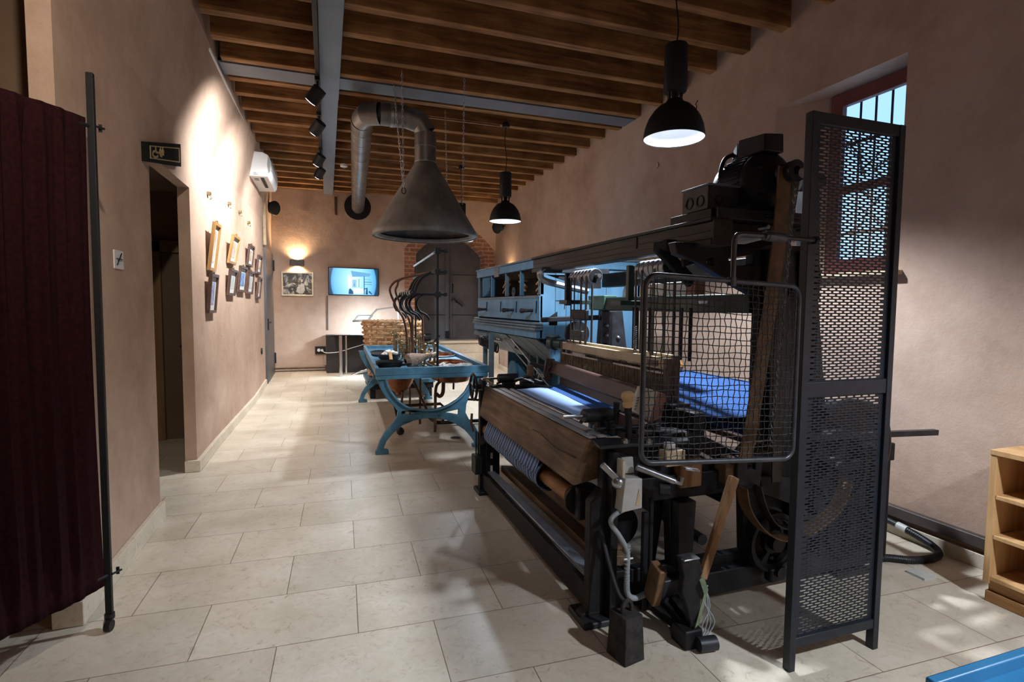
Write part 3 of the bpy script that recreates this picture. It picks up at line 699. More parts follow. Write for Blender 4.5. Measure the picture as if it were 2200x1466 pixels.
frame(7.38, 7.88, 1.60, 1.925, FRAMEDARK, ART_BLUE, 'dark framed bright blue print, middle of the lower row')
frame(8.14, 8.58, 1.975, 2.27, FRAMEDARK, ART_TAN, 'dark framed sepia print in upper row above the second pale print')
frame(8.05, 8.52, 1.59, 1.905, FRAMEDARK, ART_PALE, 'dark framed pale print to the right of the bright blue print')
frame(9.01, 9.43, 1.915, 2.20, FRAMEDARK, ART_TAN, 'dark framed print nearest the dark steel door, upper row')
frame(8.96, 9.32, 1.535, 1.86, FRAMEDARK, ART_TAN, 'dark framed print nearest the dark steel door, lower row')
for (y, z), lb in zip(((5.96, 2.50), (7.01, 2.59), (7.73, 2.61), (8.44, 2.58)), ('nearest golden framed print', 'second golden framed print', 'bright blue print', 'upper sepia print')):
    m = MB(); m.box(wx(y), wx(y)+.03, y-.03, y+.03, z, z+.03); m.tube([(wx(y)+.02, y, z), (wx(y)+.04, y, z-.03), (wx(y)+.02, y, z-.04)], .005)
    tag(m.build('picture_hook', BRASS), 'small metal picture hook on left wall above the '+lb, 'hook', 'empty picture hooks on the left wall')

# toilet sign over the doorway
t = thing('hanging_sign', (-1.06, 4.45, 2.45), 'dark sign with wheelchair and toilet figures above the doorway', 'sign')
SX = -1.045
def S(u, v, d=0):          # sign plane: u 0..1 along the wall, v 0..1 up
    y = 3.985+.83*u; z0 = 2.335+.165*u; z1 = 2.455+.215*u
    return (SX+d, y, z0+(z1-z0)*v)
def sq(m, a, b, c, e, d0, d1): m.hexa([S(a, c, d0), S(b, c, d0), S(b, e, d0), S(a, e, d0)], [S(a, c, d1), S(b, c, d1), S(b, e, d1), S(a, e, d1)])
m = MB(); sq(m, 0, 1, 0, 1, -.035, 0); m.build('board', noisy('dark_green_sign_board', (.006, .008, .007), (.009, .011, .009), 9, .85, 0, 0, (1, 1, 1), .1), t)
m = MB(); sq(m, .05, .95, .17, .22, 0, .002); sq(m, .05, .95, .78, .83, 0, .002); sq(m, .05, .075, .22, .78, 0, .002); sq(m, .925, .95, .22, .78, 0, .002); m.build('gold_border', SIGNGOLD, t)
m = MB()
def stroke(pts, wdt=.022):
    for (a, b), (c, e) in zip(pts, pts[1:]): m.bar(S(a, b, .001), S(c, e, .001), .004, wdt*.6, (0, 0, 1)) if abs(e-b) < .02 else m.bar(S(a, b, .001), S(c, e, .001), .004, wdt*.6, (0, 1, 0))
stroke([(.20, .70), (.21, .52), (.30, .50), (.33, .36), (.37, .36)])
stroke([(.19+.075*math.cos(u)-.0, .42+.15*math.sin(u)) for u in [math.radians(100+26*k) for k in range(10)]])
for cx in (.335, .40):
    stroke([(cx, .70), (cx, .52)], .04); stroke([(cx-.012, .52), (cx-.016, .40)], .02); stroke([(cx+.012, .52), (cx+.016, .40)], .02); stroke([(cx-.022, .66), (cx-.028, .53)], .012); stroke([(cx+.022, .66), (cx+.028, .53)], .012)
m.build('pictograms', SIGNGOLD, t)
m = MB()
for (a, b) in ((.20, .75), (.335, .75), (.40, .75)): m.cyl(S(a, b, 0), S(a, b, .003), .009, n=12)
m.build('pictogram_heads', SIGNGOLD, t)

# small square notice
t = thing('wall_notice', (XL, 3.5, 1.64), 'small white square notice with a crossed out symbol on near left wall', 'notice')
B(XL, XL+.006, 3.445, 3.58, 1.637, 1.737).build('plate', PAPER, t)
m = MB().bar((XL+.007, 3.475, 1.655), (XL+.007, 3.55, 1.725), .003, .006, (1, 0, 0)); m.bar((XL+.007, 3.47, 1.69), (XL+.007, 3.555, 1.69), .003, .010, (1, 0, 0)); m.bar((XL+.007, 3.515, 1.69), (XL+.007, 3.535, 1.715), .003, .006, (1, 0, 0)); m.build('crossed_symbol', BLACK, t)
# socket on left wall and right wall cover
tag(MB().cyl((wx(9.53), 9.53, .69), (wx(9.53)+.02, 9.53, .69), .05, n=20).build('wall_socket', BLACK), 'round black socket low on left wall near the dark steel door', 'socket')
tag(MB().cyl((XR, 5.22, 3.02), (XR-.012, 5.22, 3.02), .035, n=24).build('round_cover', PLASTER), 'small round plastered cover high on right wall behind near pendant', 'wall cover')
tag(MB().lathe([(0, 0), (.07, 0), (.075, .01), (0, .012)], (-.37, YB-.006, 3.26), (0, -1, 0), 24).build('round_cover', PLASTER), 'round plastered cover on back wall between speaker and steel beam', 'wall cover')
tag(B(.165, .215, YB-.05, YB, 3.20, 3.56).build('wall_hook', RUST, bev=.008), 'short rusty iron bar below the end of the steel beam', 'bracket')
# crack in the plaster
m = MB()
pts = [(XR-.002, 4.55+.02*math.sin(i*1.9)+.012*i, 3.49-.028*i) for i in range(8)]
for p, q in zip(pts, pts[1:]): m.bar(p, q, .004, .012, (1, 0, 0))
struct(m.build('trim_8', mat('dark_crack', (.05, .03, .022), .9)), 'dark crack in right wall plaster')
# plaque on right wall
t = thing('wall_plaque', (XR, 8.1, 2.12), 'narrow pale plaque with violet lettering behind the overhead rail', 'plaque')
B(XR-.03, XR, 7.50, 8.75, 2.12, 2.32).build('board', mat('pale_violet_board', (.42, .32, .36), .4), t, bev=.004)
m = MB()
for i in range(26):
    y = 7.56+i*.045
    for j in range(2):
        if R.random() < .8: m.box(XR-.033, XR-.03, y, y+R.uniform(.015, .045), 2.21+.045*j, 2.21+.045*j+R.uniform(.012, .035))
m.build('violet_marks', mat('violet_print', (.10, .02, .06), .5), t)
# dark cable channel along right wall
tag(B(XR-.045, XR, -1.2, 8.6, .115, .185).build('cable_channel', DARKTRIM, bev=.006), 'dark brown cable channel along foot of right wall', 'cable channel')
m = MB().tube([(-.97, YB-.03, .215), (1.2, YB-.03, .215)], .012); m.tube([(-.97, YB-.05, .165), (1.2, YB-.05, .165)], .012); m.box(-.05, .02, YB-.06, YB, .14, .25)
tag(m.build('wall_pipes', RUST), 'pair of thin brown pipes along foot of back wall', 'pipe')
tag(B(-.005, .022, YB-.03, YB, .95, 1.63).build('cable_duct', DARKTRIM), 'thin dark cable duct running down below the television', 'cable duct')
tag(B(1.33, 1.43, YB-.025, YB, 1.33, 1.42).build('wall_switch', DARKTRIM, bev=.005), 'small dark square switch left of the brick arch', 'switch')

# ================================================================== THE LOOM
LM = thing('power_loom', (1.8, 3.0, 0), 'large black iron power loom weaving pale blue striped cloth, under the near pendant', 'loom')
def P(name, mb, m, par=None, bev=0.0, **k): return mb.build(name, m, par or LM, bev=bev, **k)

# near side frame
YN = 2.14
o_ = [(1.08, 0), (1.08, .04), (1.12, .06), (1.12, .56), (1.18, .62), (1.18, .82), (1.75, .82), (1.95, .72), (2.04, .80), (2.04, 1.50), (1.85, 1.58), (1.68, 1.66), (1.55, 1.70), (1.53, 1.755), (2.31, 1.77),
      (2.33, 1.10), (2.39, .80), (2.72, .74), (2.78, .66), (2.78, 0), (2.62, 0), (2.60, .04), (1.40, .04), (1.28, .04), (1.28, 0)]
h1 = [(1.235, .22), (1.235, .50), (1.30, .535), (1.54, .535), (1.56, .21)]
h2 = [(1.645, .21), (1.63, .53), (1.98, .53), (2.0, .21)]
h3 = [(2.42, .22), (2.42, .62), (2.62, .60), (2.64, .22)]
h4 = [(1.84, 1.69), (1.99, 1.715), (1.99, 1.665), (1.86, 1.655)]
h5 = [(1.715, 1.685), (1.755, 1.695), (1.755, 1.655), (1.715, 1.66)]
P('near_side_frame', MB().prism([o_, h1, h2, h3, h4, h5], 1, YN, YN+.055), IRON, bev=.005)
P('column_rib', MB().bar((2.075, YN-.02, 1.74), (2.13, YN-.02, .75), .03, .05, (1, 0, 0)), IRON2, bev=.006)
P('column_rib', MB().bar((2.285, YN-.02, 1.74), (2.36, YN-.02, .75), .03, .05, (1, 0, 0)), IRON2, bev=.006)
P('column_face', MB().prism([(2.10, 1.72), (2.26, 1.72), (2.30, 1.1), (2.33, .78), (2.15, .78), (2.11, 1.1)], 1, YN-.004, YN), IRON2)
P('column_boss', MB().lathe([(.03, 0), (.045, 0), (.045, .02), (.03, .02)], (2.19, YN-.004, 1.55), (0, -1, 0), 24), IRON)
P('front_foot', MB().box(1.07, 1.31, YN-.06, YN+.12, 0, .03), IRON2, bev=.008)
P('rear_foot', MB().box(2.58, 2.82, YN-.06, YN+.12, 0, .03), IRON2, bev=.008)
P('bottom_rail', MB().box(1.36, 2.80, YN-.05, YN+.09, .045, .16), IRON2, bev=.008)
P('mid_rail', MB().box(1.28, 2.02, YN-.03, YN+.06, .545, .66), IRON, bev=.006)
P('leg_flange', MB().box(1.20, 1.235, YN-.05, YN+.02, .03, .80), IRON, bev=.004)
P('leg_flange', MB().prism([(1.555, .535), (1.65, .535), (1.635, .2), (1.56, .2)], 1, YN-.06, YN), IRON2, bev=.006)
# far side frame
YF = 3.93
of = [(1.10, 0), (1.10, .80), (1.6, .80), (1.9, .70), (2.10, .95), (2.13, 1.52), (2.30, 1.52), (2.38, .95), (2.75, .72), (2.75, 0), (2.60, 0), (2.60, .55), (1.25, .55), (1.25, 0)]
P('far_side_frame', MB().prism(of, 1, YF, YF+.055), IRON, bev=.005)
P('far_upright', MB().prism([(2.12, 1.42), (2.31, 1.42), (2.385, .92), (2.10, .92)], 1, YF-.02, YF), IRON2, bev=.006)
for z, x in ((1.30, 2.16), (1.22, 2.16), (1.20, 2.27), (1.14, 2.155), (1.05, 2.145)):
    P('bolt', MB().ball((x, YF-.025, z), .018, 10), STEEL if z != 1.14 else BLACK)
P('far_upright_seam', MB().box(2.205, 2.212, YF-.022, YF-.01, .93, 1.41), BLACK)
P('far_front_foot', MB().box(1.08, 1.36, YF-.05, YF+.12, 0, .03), IRON2, bev=.006)
P('leg_slot_plate', MB().box(1.14, 1.25, YF-.03, YF, .03, .56), IRON, bev=.004)
for z in (.18, .28): P('slot', MB().box(1.175, 1.192, YF-.034, YF-.028, z, z+.045), PAPER)
# gallows at far end: two armed iron bracket lit from above
P('far_bracket', MB().bar((1.57, 3.90, 1.735), (2.16, 3.90, 1.735), .05, .045), IRON2, bev=.006)
P('far_bracket', MB().tube(smoothpath([(1.60, 3.9, 1.74), (1.565, 3.9, 1.70), (1.60, 3.9, 1.655), (1.72, 3.9, 1.625), (1.98, 3.9, 1.575)], 5), .026, 8), STEEL)
P('far_bracket_web', MB().box(1.80, 1.86, 3.88, 3.91, 1.62, 1.73), IRON)
P('far_bracket_web', MB().prism([(1.62, 1.70), (2.10, 1.70), (2.10, 1.60), (1.98, 1.60)], 1, 3.90, 3.915), IRON)
# cross rails
P('cross_rail', MB().box(2.02, 2.09, 2.19, 3.93, 1.425, 1.525), GREENP, bev=.006)
P('cross_rail_end', MB().hexa([(2.01, 3.70, 1.43), (2.10, 3.70, 1.43), (2.10, 3.93, 1.43), (2.01, 3.93, 1.43)], [(2.0, 3.66, 1.54), (2.11, 3.66, 1.54), (2.11, 3.93, 1.54), (2.0, 3.93, 1.54)]), noisy('lit_green_paint', (.06, .16, .11), (.12, .26, .19), 14, .4), bev=.004)  # end block in lighter green paints the light falling on the rail
P('upper_rail', MB().box(2.12, 2.19, 2.19, 3.93, 1.61, 1.72), IRON, bev=.006)
P('rail_label', MB().box(2.115, 2.121, 3.20, 3.42, 1.655, 1.69), PAPER)
P('rail_label', MB().box(2.015, 2.021, 2.50, 2.58, 1.475, 1.49), PAPER)
P('disc_wheel', MB().lathe([(0, 0), (.075, 0), (.08, .01), (.08, .02), (0, .025)], (2.10, 3.45, 1.54), (-1, 0, 0), 28), STEEL)
P('pale_block', MB().box(2.22, 2.30, 2.95, 3.30, 1.50, 1.60), OAK, bev=.004)
P('tin_box', MB().box(1.93, 2.0, 2.58, 2.95, 1.525, 1.60), GREYP, bev=.004)
P('red_block', MB().box(1.93, 2.0, 2.50, 2.58, 1.525, 1.61), REDBROWN, bev=.004)
# overhead rail
P('overhead_rail', MB().box(1.655, 1.745, 2.03, 4.28, 1.765, 1.845), RAILWOOD, bev=.004)
P('rail_top_flange', MB().box(1.64, 1.76, 2.03, 4.28, 1.845, 1.862), IRON, bev=.003)
P('rail_lower_lip', MB().box(1.645, 1.750, 2.03, 4.28, 1.735, 1.765), RAILWOOD, bev=.003)
P('rail_groove', MB().box(1.652, 1.656, 2.05, 4.27, 1.800, 1.805), BLACK)
P('rail_joint', MB().box(1.650, 1.656, 2.66, 2.67, 1.78, 1.845), BLACK)
P('rail_end_plate', MB().box(1.65, 1.755, 2.02, 2.03, 1.735, 1.85), RAILWOOD)
P('rail_clamp', MB().box(1.60, 1.66, 2.30, 2.42, 1.735, 1.79), BLACKMATT, bev=.006)
P('diagonal_stay', MB().bar((1.60, 2.36, 1.75), (1.80, 2.36, 1.58), .035, .06), BLACKMATT, bev=.004)
P('diagonal_stay', MB().bar((1.62, 2.2, 1.665), (2.15, 2.10, 1.80), .03, .035), BLACKMATT, bev=.004)
# drums with leather straps that lift the heald frames
def drum(ya, yb, x, z, n):
    P('drum_axle', MB().cyl((x, ya-.05, z), (x, yb+.05, z), .015), STEEL)
    P('drum_core', MB().cyl((x, ya, z), (x, yb, z), .048, n=28), IRON)
    for i in range(n):
        y = ya+(yb-ya)*(i+.5)/n; hw = (yb-ya)/n*.40
        P('strap_pulley', MB().lathe([(.03, -hw), (.052, -hw), (.056, 0), (.052, hw), (.03, hw)], (x, y, z), (0, 1, 0), 32), noisy('pale_worn_steel', (.28, .30, .34), (.42, .44, .48), 25, .38, .3) if 'pale_worn_steel' not in MATS else MATS['pale_worn_steel'])
drum(3.36, 3.68, 1.77, 1.665, 6); drum(2.50, 2.79, 1.77, 1.668, 6)
P('drum_hanger', MB().box(1.70, 1.74, 3.70, 3.735, 1.46, 1.70), IRON2, bev=.004)
P('drum_hanger', MB().box(1.70, 1.74, 2.815, 2.85, 1.46, 1.70), GREENP, bev=.004)
P('drum_hanger_foot', MB().box(1.66, 1.86, 3.60, 3.74, 1.47, 1.50), GREENP, bev=.004)
P('drum_hanger_foot', MB().box(1.64, 1.80, 2.80, 2.92, 1.46, 1.49), GREENP, bev=.004)
for y, x, wd in ((3.645, 1.715, .012), (3.59, 1.715, .012), (3.48, 1.715, .022), (3.40, 1.715, .026), (3.52, 1.825, .02), (2.76, 1.715, .014), (2.70, 1.715, .012), (2.58, 1.715, .024), (2.54, 1.825, .02), (2.63, 1.825, .022)):
    P('lifting_strap', MB().box(x-.003, x+.003, y-wd/2, y+wd/2, 1.185, 1.665), DARKLEATHER)
P('strap_buckle', MB().box(1.70, 1.73, 3.38, 3.62, 1.36, 1.43), IRON, bev=.006)
P('strap_buckle', MB().box(1.70, 1.73, 3.44, 3.62, 1.23, 1.28), IRON2, bev=.006)
P('far_disc', MB().lathe([(0, 0), (.10, 0), (.10, .03), (0, .03)], (1.84, 3.78, 1.24), (0, 1, 0), 28), IRON)
P('far_lever', MB().bar((1.60, 3.95, 1.345), (2.12, 3.95, 1.365), .03, .04), BLACK, bev=.006)
P('lever_guide', MB().prism([(1.68, 1.365), (1.75, 1.41), (1.75, 1.30), (1.68, 1.30)], 1, 3.97, 3.98), BLACK)
# upright rods between heald frame and cross rail
for x, y, r in ((1.80, 2.36, .010), (1.80, 2.44, .011), (1.80, 2.50, .006), (1.74, 2.64, .012), (1.74, 2.78, .008), (1.74, 2.72, .006), (1.80, 2.80, .006), (1.80, 2.92, .005)):
    P('lifting_rod', MB().cyl((x, y, 1.17), (x, y, 1.45), r, n=8), IRON if r > .009 else BLACK)
for y in (2.66, 2.74): P('coil_spring', MB().tube([(1.705+.008*math.cos(k*1.2), y+.008*math.sin(k*1.2), 1.19+.0022*k) for k in range(70)], .0022, 4), STEEL)

# heald frames
for k, (x, zt) in enumerate(((1.685, 1.185), (1.735, 1.20))):
    P('heald_top_bar', MB().box(x-.014, x+.014, 2.38, 3.70, zt-.052, zt), CREAM, bev=.003)
    P('heald_bottom_bar', MB().box(x-.014, x+.014, 2.38, 3.70, .88, .905), OLDWOOD, bev=.003)
    P('heald_rod', MB().box(x-.018, x-.012, 2.40, 3.69, zt-.085, zt-.075), STEEL)
    P('heald_rod', MB().box(x-.018, x-.012, 2.40, 3.69, .93, .938), STEEL)
    for y in (2.37, 3.69): P('heald_end_post', MB().box(x-.016, x+.016, y, y+.035, .87, zt), BATTENW, bev=.003)
    m = MB()
    for i in range(110):
        y = 2.41+1.27*i/109+R.uniform(-.004, .004)
        m.box(x-.0165+R.uniform(-.002, .002), x-.0140, y, y+.0042, .93, zt-.08)
    P('heddles', m, noisy('dusty_brass_heddles', (.10, .07, .04), (.24, .18, .11), 40, .5, .4), smooth=False)['kind'] = 'stuff'
P('heald_back_board', MB().box(1.745, 1.750, 2.42, 3.68, .93, 1.115), noisy('dusty_dark_heddle_backing', (.05, .036, .024), (.12, .088, .055), 25, .7, 0, 0, (1, 1, .15)))  # dark brown board behind the heddles
P('heald_clip', MB().box(1.664, 1.671, 2.93, 3.12, 1.095, 1.112), RAILWOOD); P('heald_clip', MB().box(1.664, 1.671, 2.45, 2.55, 1.142, 1.168), BATTENW)
P('heald_clip', MB().box(1.664, 1.671, 3.30, 3.50, 1.11, 1.125), STEEL)
fc = bpy.data.curves.new('mark', 'FONT'); fc.body = '0ЖP'; fc.size = .05; fc.extrude = .001
fo = bpy.data.objects.new('mark', fc); COL.objects.link(fo)
fo.matrix_world = Matrix(((0, 0, -1, 1.669), (-1, 0, 0, 2.86), (0, 1, 0, 1.098), (0, 0, 0, 1)))
dg = bpy.context.evaluated_depsgraph_get(); me = bpy.data.meshes.new_from_object(fo.evaluated_get(dg)); me.transform(fo.matrix_world); me.transform(Matrix.Translation(-LM.location))
bpy.data.objects.remove(fo); me.materials.clear(); me.materials.append(BLACK)
o = bpy.data.objects.new('heald_mark', me); COL.objects.link(o); o.parent = LM

# batten (sley) with reed cap
def sk(y, x0=1.515, x1=1.625): return x0+(x1-x0)*(y-2.35)/1.4
def slab(za, zb, d0, d1, y0=2.35, y1=3.76):
    a, b = sk(y0), sk(y1); lz = .010
    return MB().hexa([(a+d0, y0, za+lz*0), (a+d1, y0, za), (b+d1, y1, za), (b+d0, y1, za)], [(a+d0+.02, y0, zb), (a+d1+.02, y0, zb), (b+d1+.02, y1, zb), (b+d0+.02, y1, zb)])
P('batten_cap', slab(.945, 1.04, -.035, .0), BATTENW, bev=.010)
P('reed', slab(.87, .945, -.006, .010, 2.55, 3.60), noisy('dark_reed_wires', (.02, .018, .018), (.06, .05, .05), 80, .4, .5, 0, (1, 6, .1)))
P('batten_race', slab(.79, .858, -.02, .07), BATTENW, bev=.004)
P('batten_end_plate', MB().prism([(1.425, .935), (1.480, 1.055), (1.555, 1.035), (1.500, .895)], 1, 2.325, 2.345), PALEPLATE, bev=.004)
P('batten_end_plate', MB().prism([(1.500, .895), (1.555, 1.035), (1.585, 1.022), (1.540, .87)], 1, 2.324, 2.346), PALEPLATE, bev=.003)
P('leather_patch', MB().prism([(1.540, .87), (1.585, 1.022), (1.630, 1.01), (1.640, .99), (1.600, .845), (1.575, .84)], 1, 2.322, 2.346), REDBROWN, bev=.003)
m = MB()
for i in range(5): m.bar((1.450+.004*i, 2.322, .94+.014*i), (1.462+.004*i, 2.322, .945+.014*i), .002, .004, (0, 1, 0))
P('plate_scribble', m, BLACK)
P('batten_far_end', MB().prism([(1.545, .90), (1.575, 1.06), (1.645, 1.05), (1.615, .88)], 1, 3.76, 3.785), BATTENW, bev=.005)
P('batten_far_bolt', MB().lathe([(.012, 0), (.026, 0), (.026, .006), (.012, .006)], (1.58, 3.70, 1.015), (-1, 0, 0), 16), BLACK)
P('shuttle_box', MB().box(1.47, 1.72, 2.12, 2.34, .80, .86), IRON, bev=.006)
P('shuttle_box_wall', MB().box(1.64, 1.70, 2.10, 2.40, .86, .95), IRON, bev=.008)
P('shuttle_box_cap', MB().box(1.62, 1.74, 2.26, 2.48, .945, .965), IRON2, bev=.006)
P('sword', MB().bar((1.50, 2.25, .12), (1.60, 2.25, .82), .05, .035, (0, 1, 0)), IRON)
P('sword', MB().bar((1.60, 3.85, .12), (1.66, 3.85, .82), .05, .035, (0, 1, 0)), IRON)

# breast beam and cloth
P('breast_beam', MB().hexa([(1.085, 2.25, .605), (1.22, 2.25, .63), (1.22, 3.92, .63), (1.085, 3.92, .615)], [(1.135, 2.20, .838), (1.235, 2.20, .838), (1.235, 3.93, .842), (1.135, 3.93, .842)]), OLDWOOD, bev=.012)
P('beam_top_board', MB().box(1.138, 1.175, 2.20, 3.93, .842, .848), GREYWOOD, bev=.002)
P('beam_top_board', MB().box(1.184, 1.232, 2.20, 3.93, .842, .850), GREYWOOD, bev=.002)
P('beam_groove', MB().box(1.175, 1.184, 2.22, 3.92, .840, .8445), OLDWOOD)
P('beam_crack', MB().tube([(1.108, 2.28, .735), (1.104, 2.5, .725), (1.106, 2.72, .752), (1.104, 2.83, .748)], .0022, 5), BLACK)
P('take_up_rod', MB().cyl((1.245, 2.5, .852), (1.245, 3.62, .852), .012, n=12), STEEL)
def clothf(u, v):
    x = 1.255+(.165+.06*v)*u; y = 2.60+.96*v-.02*(1-u)
    return (x, y, .866+.0015*math.sin(v*9+u*2)+.006*u)
P('woven_cloth', MB().grid(clothf, 12, 40), CLOTH, solid=.002)
def warpf(u, v):
    x = 1.418+.062*v+(.125+.02*v)*u; y = 2.60+.98*v
    return (x, y, .872+.012*u)
P('front_warp', MB().grid(warpf, 10, 60), WARPM, solid=.002)
P('cloth_roller', MB().cyl((1.165, 2.42, .50), (1.165, 3.93, .50), .047, n=28), ROLLWOOD)
def rollf(u, v):
    a = 2*PI*u; y = 2.72+1.06*v; r = .080+.002*math.sin(y*31)+.0015*math.sin(y*57+1)
    return (1.165+r*math.cos(a), y, .50+r*math.sin(a))
P('rolled_cloth', MB().grid(rollf, 28, 70), ROLLCLOTH)
P('cloth_apron', MB().grid(lambda u, v: (1.080+.055*u+.002*math.sin(v*60), 2.74+1.02*v, .52+.13*u), 6, 60), ROLLCLOTH, solid=.003)
P('roller_journal', MB().cyl((1.165, 2.30, .50), (1.165, 2.43, .50), .022), IRON)
P('roller_bearing', MB().box(1.13, 1.24, 2.28, 2.33, .42, .58), IRON, bev=.01)
P('roller_ratchet', MB().lathe([(.02, 0), (.075, 0), (.075, .018), (.02, .018)], (1.165, 2.345, .50), (0, 1, 0), 24), IRON)
P('front_rail', MB().box(1.12, 1.15, 2.19, 3.93, .045, .165), IRON, bev=.004)
P('front_plate', MB().box(1.152, 1.215, 2.21, 3.93, .165, .18), noisy('plate_blue_sheen', (.20, .23, .28), (.30, .33, .39), 5, .3, .3), bev=.006)  # pale bluish colour stands in for light reflected by the steel
P('treadle_board', MB().hexa([(1.26, 2.3, .17), (1.42, 2.3, .15), (1.42, 3.9, .15), (1.26, 3.9, .17)], [(1.26, 2.3, .22), (1.42, 2.3, .20), (1.42, 3.9, .20), (1.26, 3.9, .22)]), OLDWOOD, bev=.006)
P('treadle_board', MB().box(1.30, 1.36, 2.25, 3.9, .26, .33), OLDWOOD, bev=.006)
P('low_shaft', MB().cyl((1.75, 2.15, .30), (1.75, 3.95, .30), .028), IRON2)
P('crank_shaft', MB().cyl((1.86, 2.12, .50), (1.86, 3.95, .50), .024), IRON2)
P('tappet_drum', MB().cyl((1.40, 2.35, .335), (1.40, 2.75, .335), .105, n=28), IRON)
P('picker_arm', MB().tube([(1.70, 2.3, .50), (1.80, 2.45, .42), (1.78, 2.5, .33)], .025), IRON)
P('picker_arm', MB().tube([(1.72, 2.3, .30), (1.85, 2.6, .36), (1.95, 2.5, .30)], .03), IRON)

# side details on the near frame
P('side_top_plate', MB().prism([(1.13, 2.08), (1.30, 2.08), (1.36, 2.05), (1.58, 2.05), (1.62, 2.12), (1.55, 2.16), (1.36, 2.17), (1.16, 2.24)], 2, .822, .838), IRON2, bev=.003)
P('slide_rail', MB().bar((1.24, 2.30, .85), (1.62, 2.13, .85), .03, .025), STEEL, bev=.003)
P('slide_rail', MB().bar((1.26, 2.36, .848), (1.60, 2.20, .848), .016, .03), IRON2, bev=.003)
for x, y in ((1.27, 2.10), (1.37, 2.07)):
    P('hex_nut', MB().cyl((x, y, .838), (x, y, .851), .019, n=6), STEEL); P('stud', MB().cyl((x, y, .85), (x, y, .858), .010), STEEL)
hl = [(1.305, 2.13, .84), (1.300, 2.13, .94), (1.297, 2.13, 1.00)]
P('starting_lever', MB().tube(hl, [.016, .015, .018], 12), IRON)
kn = MB().lathe([(.017, 0), (.022, .004), (.024, .02), (.021, .028), (.026, .036), (.030, .052), (.028, .066), (.016, .075), (0, .076)], (1.296, 2.13, .992), (-.03, 0, 1), 24)
P('lever_knob', kn, noisy('turned_pale_wood', (.42, .25, .10), (.56, .36, .17), 20, .4))
P('temple_roller', MB().lathe([(0, 0), (.028, 0), (.033, .006), (.033, .145), (.028, .152), (0, .152)], (1.14, 2.27, .935), (1, .06, 0), 28), IRON2)
P('temple_rod', MB().cyl((1.035, 2.265, .937), (1.14, 2.27, .935), .0075), STEEL)
P('temple_stand', MB().bar((1.22, 2.275, .84), (1.23, 2.275, .91), .04, .03, (1, 0, 0)), IRON, bev=.005)
P('temple_foot', MB().hexa([(1.14, 2.23, .85), (1.20, 2.23, .85), (1.32, 2.30, .85), (1.25, 2.33, .85)], [(1.14, 2.23, .862), (1.20, 2.23, .862), (1.32, 2.30, .862), (1.25, 2.33, .862)]), STEEL)
P('temple_blade', MB().hexa([(1.21, 2.44, .89), (1.24, 2.42, .89), (1.40, 2.46, .89), (1.38, 2.48, .89)], [(1.21, 2.44, .905), (1.24, 2.42, .905), (1.40, 2.46, .905), (1.38, 2.48, .905)]), IRON2)
P('cross_rod', MB().cyl((1.20, 2.24, .875), (1.50, 2.18, .885), .009), IRON2)
P('cross_rod', MB().cyl((1.26, 2.33, .88), (1.36, 2.15, .87), .012), IRON2)
P('rod_clamp', MB().box(1.27, 1.31, 2.26, 2.31, .86, .905), IRON, bev=.005)
P('rod_clamp', MB().box(1.24, 1.275, 2.18, 2.22, .85, .89), IRON, bev=.005)
P('reed_post', MB().cyl((1.40, 2.42, .84), (1.405, 2.42, .96), .016), IRON)
P('weft_fork', MB().tube([(1.46, 2.16, .84), (1.46, 2.16, .91), (1.50, 2.18, .91)], .008), BLACK)
P('side_crank', MB().bar((1.13, 2.06, .765), (1.19, 2.03, .70), .022, .028), STEEL, bev=.004)
P('crank_ball', MB().ball((1.195, 2.03, .685), .030, 14), STEEL)
# white switch box with its grey conduit
t = P('switch_housing', MB().prism([(1.215, .545), (1.32, .555), (1.318, .69), (1.232, .70)], 1, 2.03, 2.10), GREYP, bev=.004)
P('housing_top', MB().prism([(1.236, .70), (1.31, .70), (1.302, .775), (1.244, .775)], 1, 2.085, 2.10), GREYP, t, bev=.003)
P('housing_flange', MB().box(1.222, 1.236, 2.04, 2.12, .56, .775), noisy('yellowed_enamel', (.50, .44, .32), (.58, .52, .40), 12, .5), t, bev=.003)
P('warning_triangle', MB().prism([(1.285, .572), (1.308, .572), (1.30, .645)], 1, 2.027, 2.031), CREAM, t)
P('conduit', MB().tube(smoothpath([(1.25, 2.06, .548), (1.19, 2.05, .53), (1.17, 2.04, .50), (1.21, 2.03, .44), (1.25, 2.03, .36), (1.25, 2.03, .25), (1.255, 2.03, .175), (1.29, 2.03, .145), (1.36, 2.04, .15), (1.44, 2.06, .16)], 6), .011, 10), PLASTGREY)
P('conduit_clip', MB().tube([(1.23, 2.025, .335), (1.275, 2.025, .335)], .004), WHITEP)
m = MB()
cp = smoothpath([(1.25, 2.03, .40), (1.25, 2.03, .25), (1.255, 2.03, .175), (1.29, 2.03, .145), (1.36, 2.04, .15), (1.44, 2.06, .16)], 9)
for p, q in zip(cp, cp[1:]):
    d = (q-p).normalized(); c = (p+q)/2; m.cyl(c-d*.003, c+d*.003, .0135, n=10)
P('conduit_ribs', m, PLASTGREY)['kind'] = 'stuff'
P('tie_rod', MB().cyl((1.30, 2.05, .74), (1.45, 1.98, .68), .016), STEEL); P('tie_rod_end', MB().tube([(1.45, 1.98, .68), (1.475, 1.97, .672), (1.48, 1.97, .70)], .012), STEEL)
P('tie_bracket', MB().box(1.42, 1.52, 2.0, 2.06, .74, .81), CREAM, bev=.004)
P('oil_cup', MB().lathe([(0, 0), (.026, 0), (.028, .018), (.024, .024), (0, .026)], (1.46, 2.04, .815), (0, 0, 1), 20), GREYP)
P('stop_tongue', MB().bar((1.49, 1.97, .74), (1.56, 1.96, .725), .03, .012), STEEL, bev=.003)
P('release_lever', MB().bar((1.60, 2.0, .79), (1.66, 1.98, .755), .008, .014), STEEL)
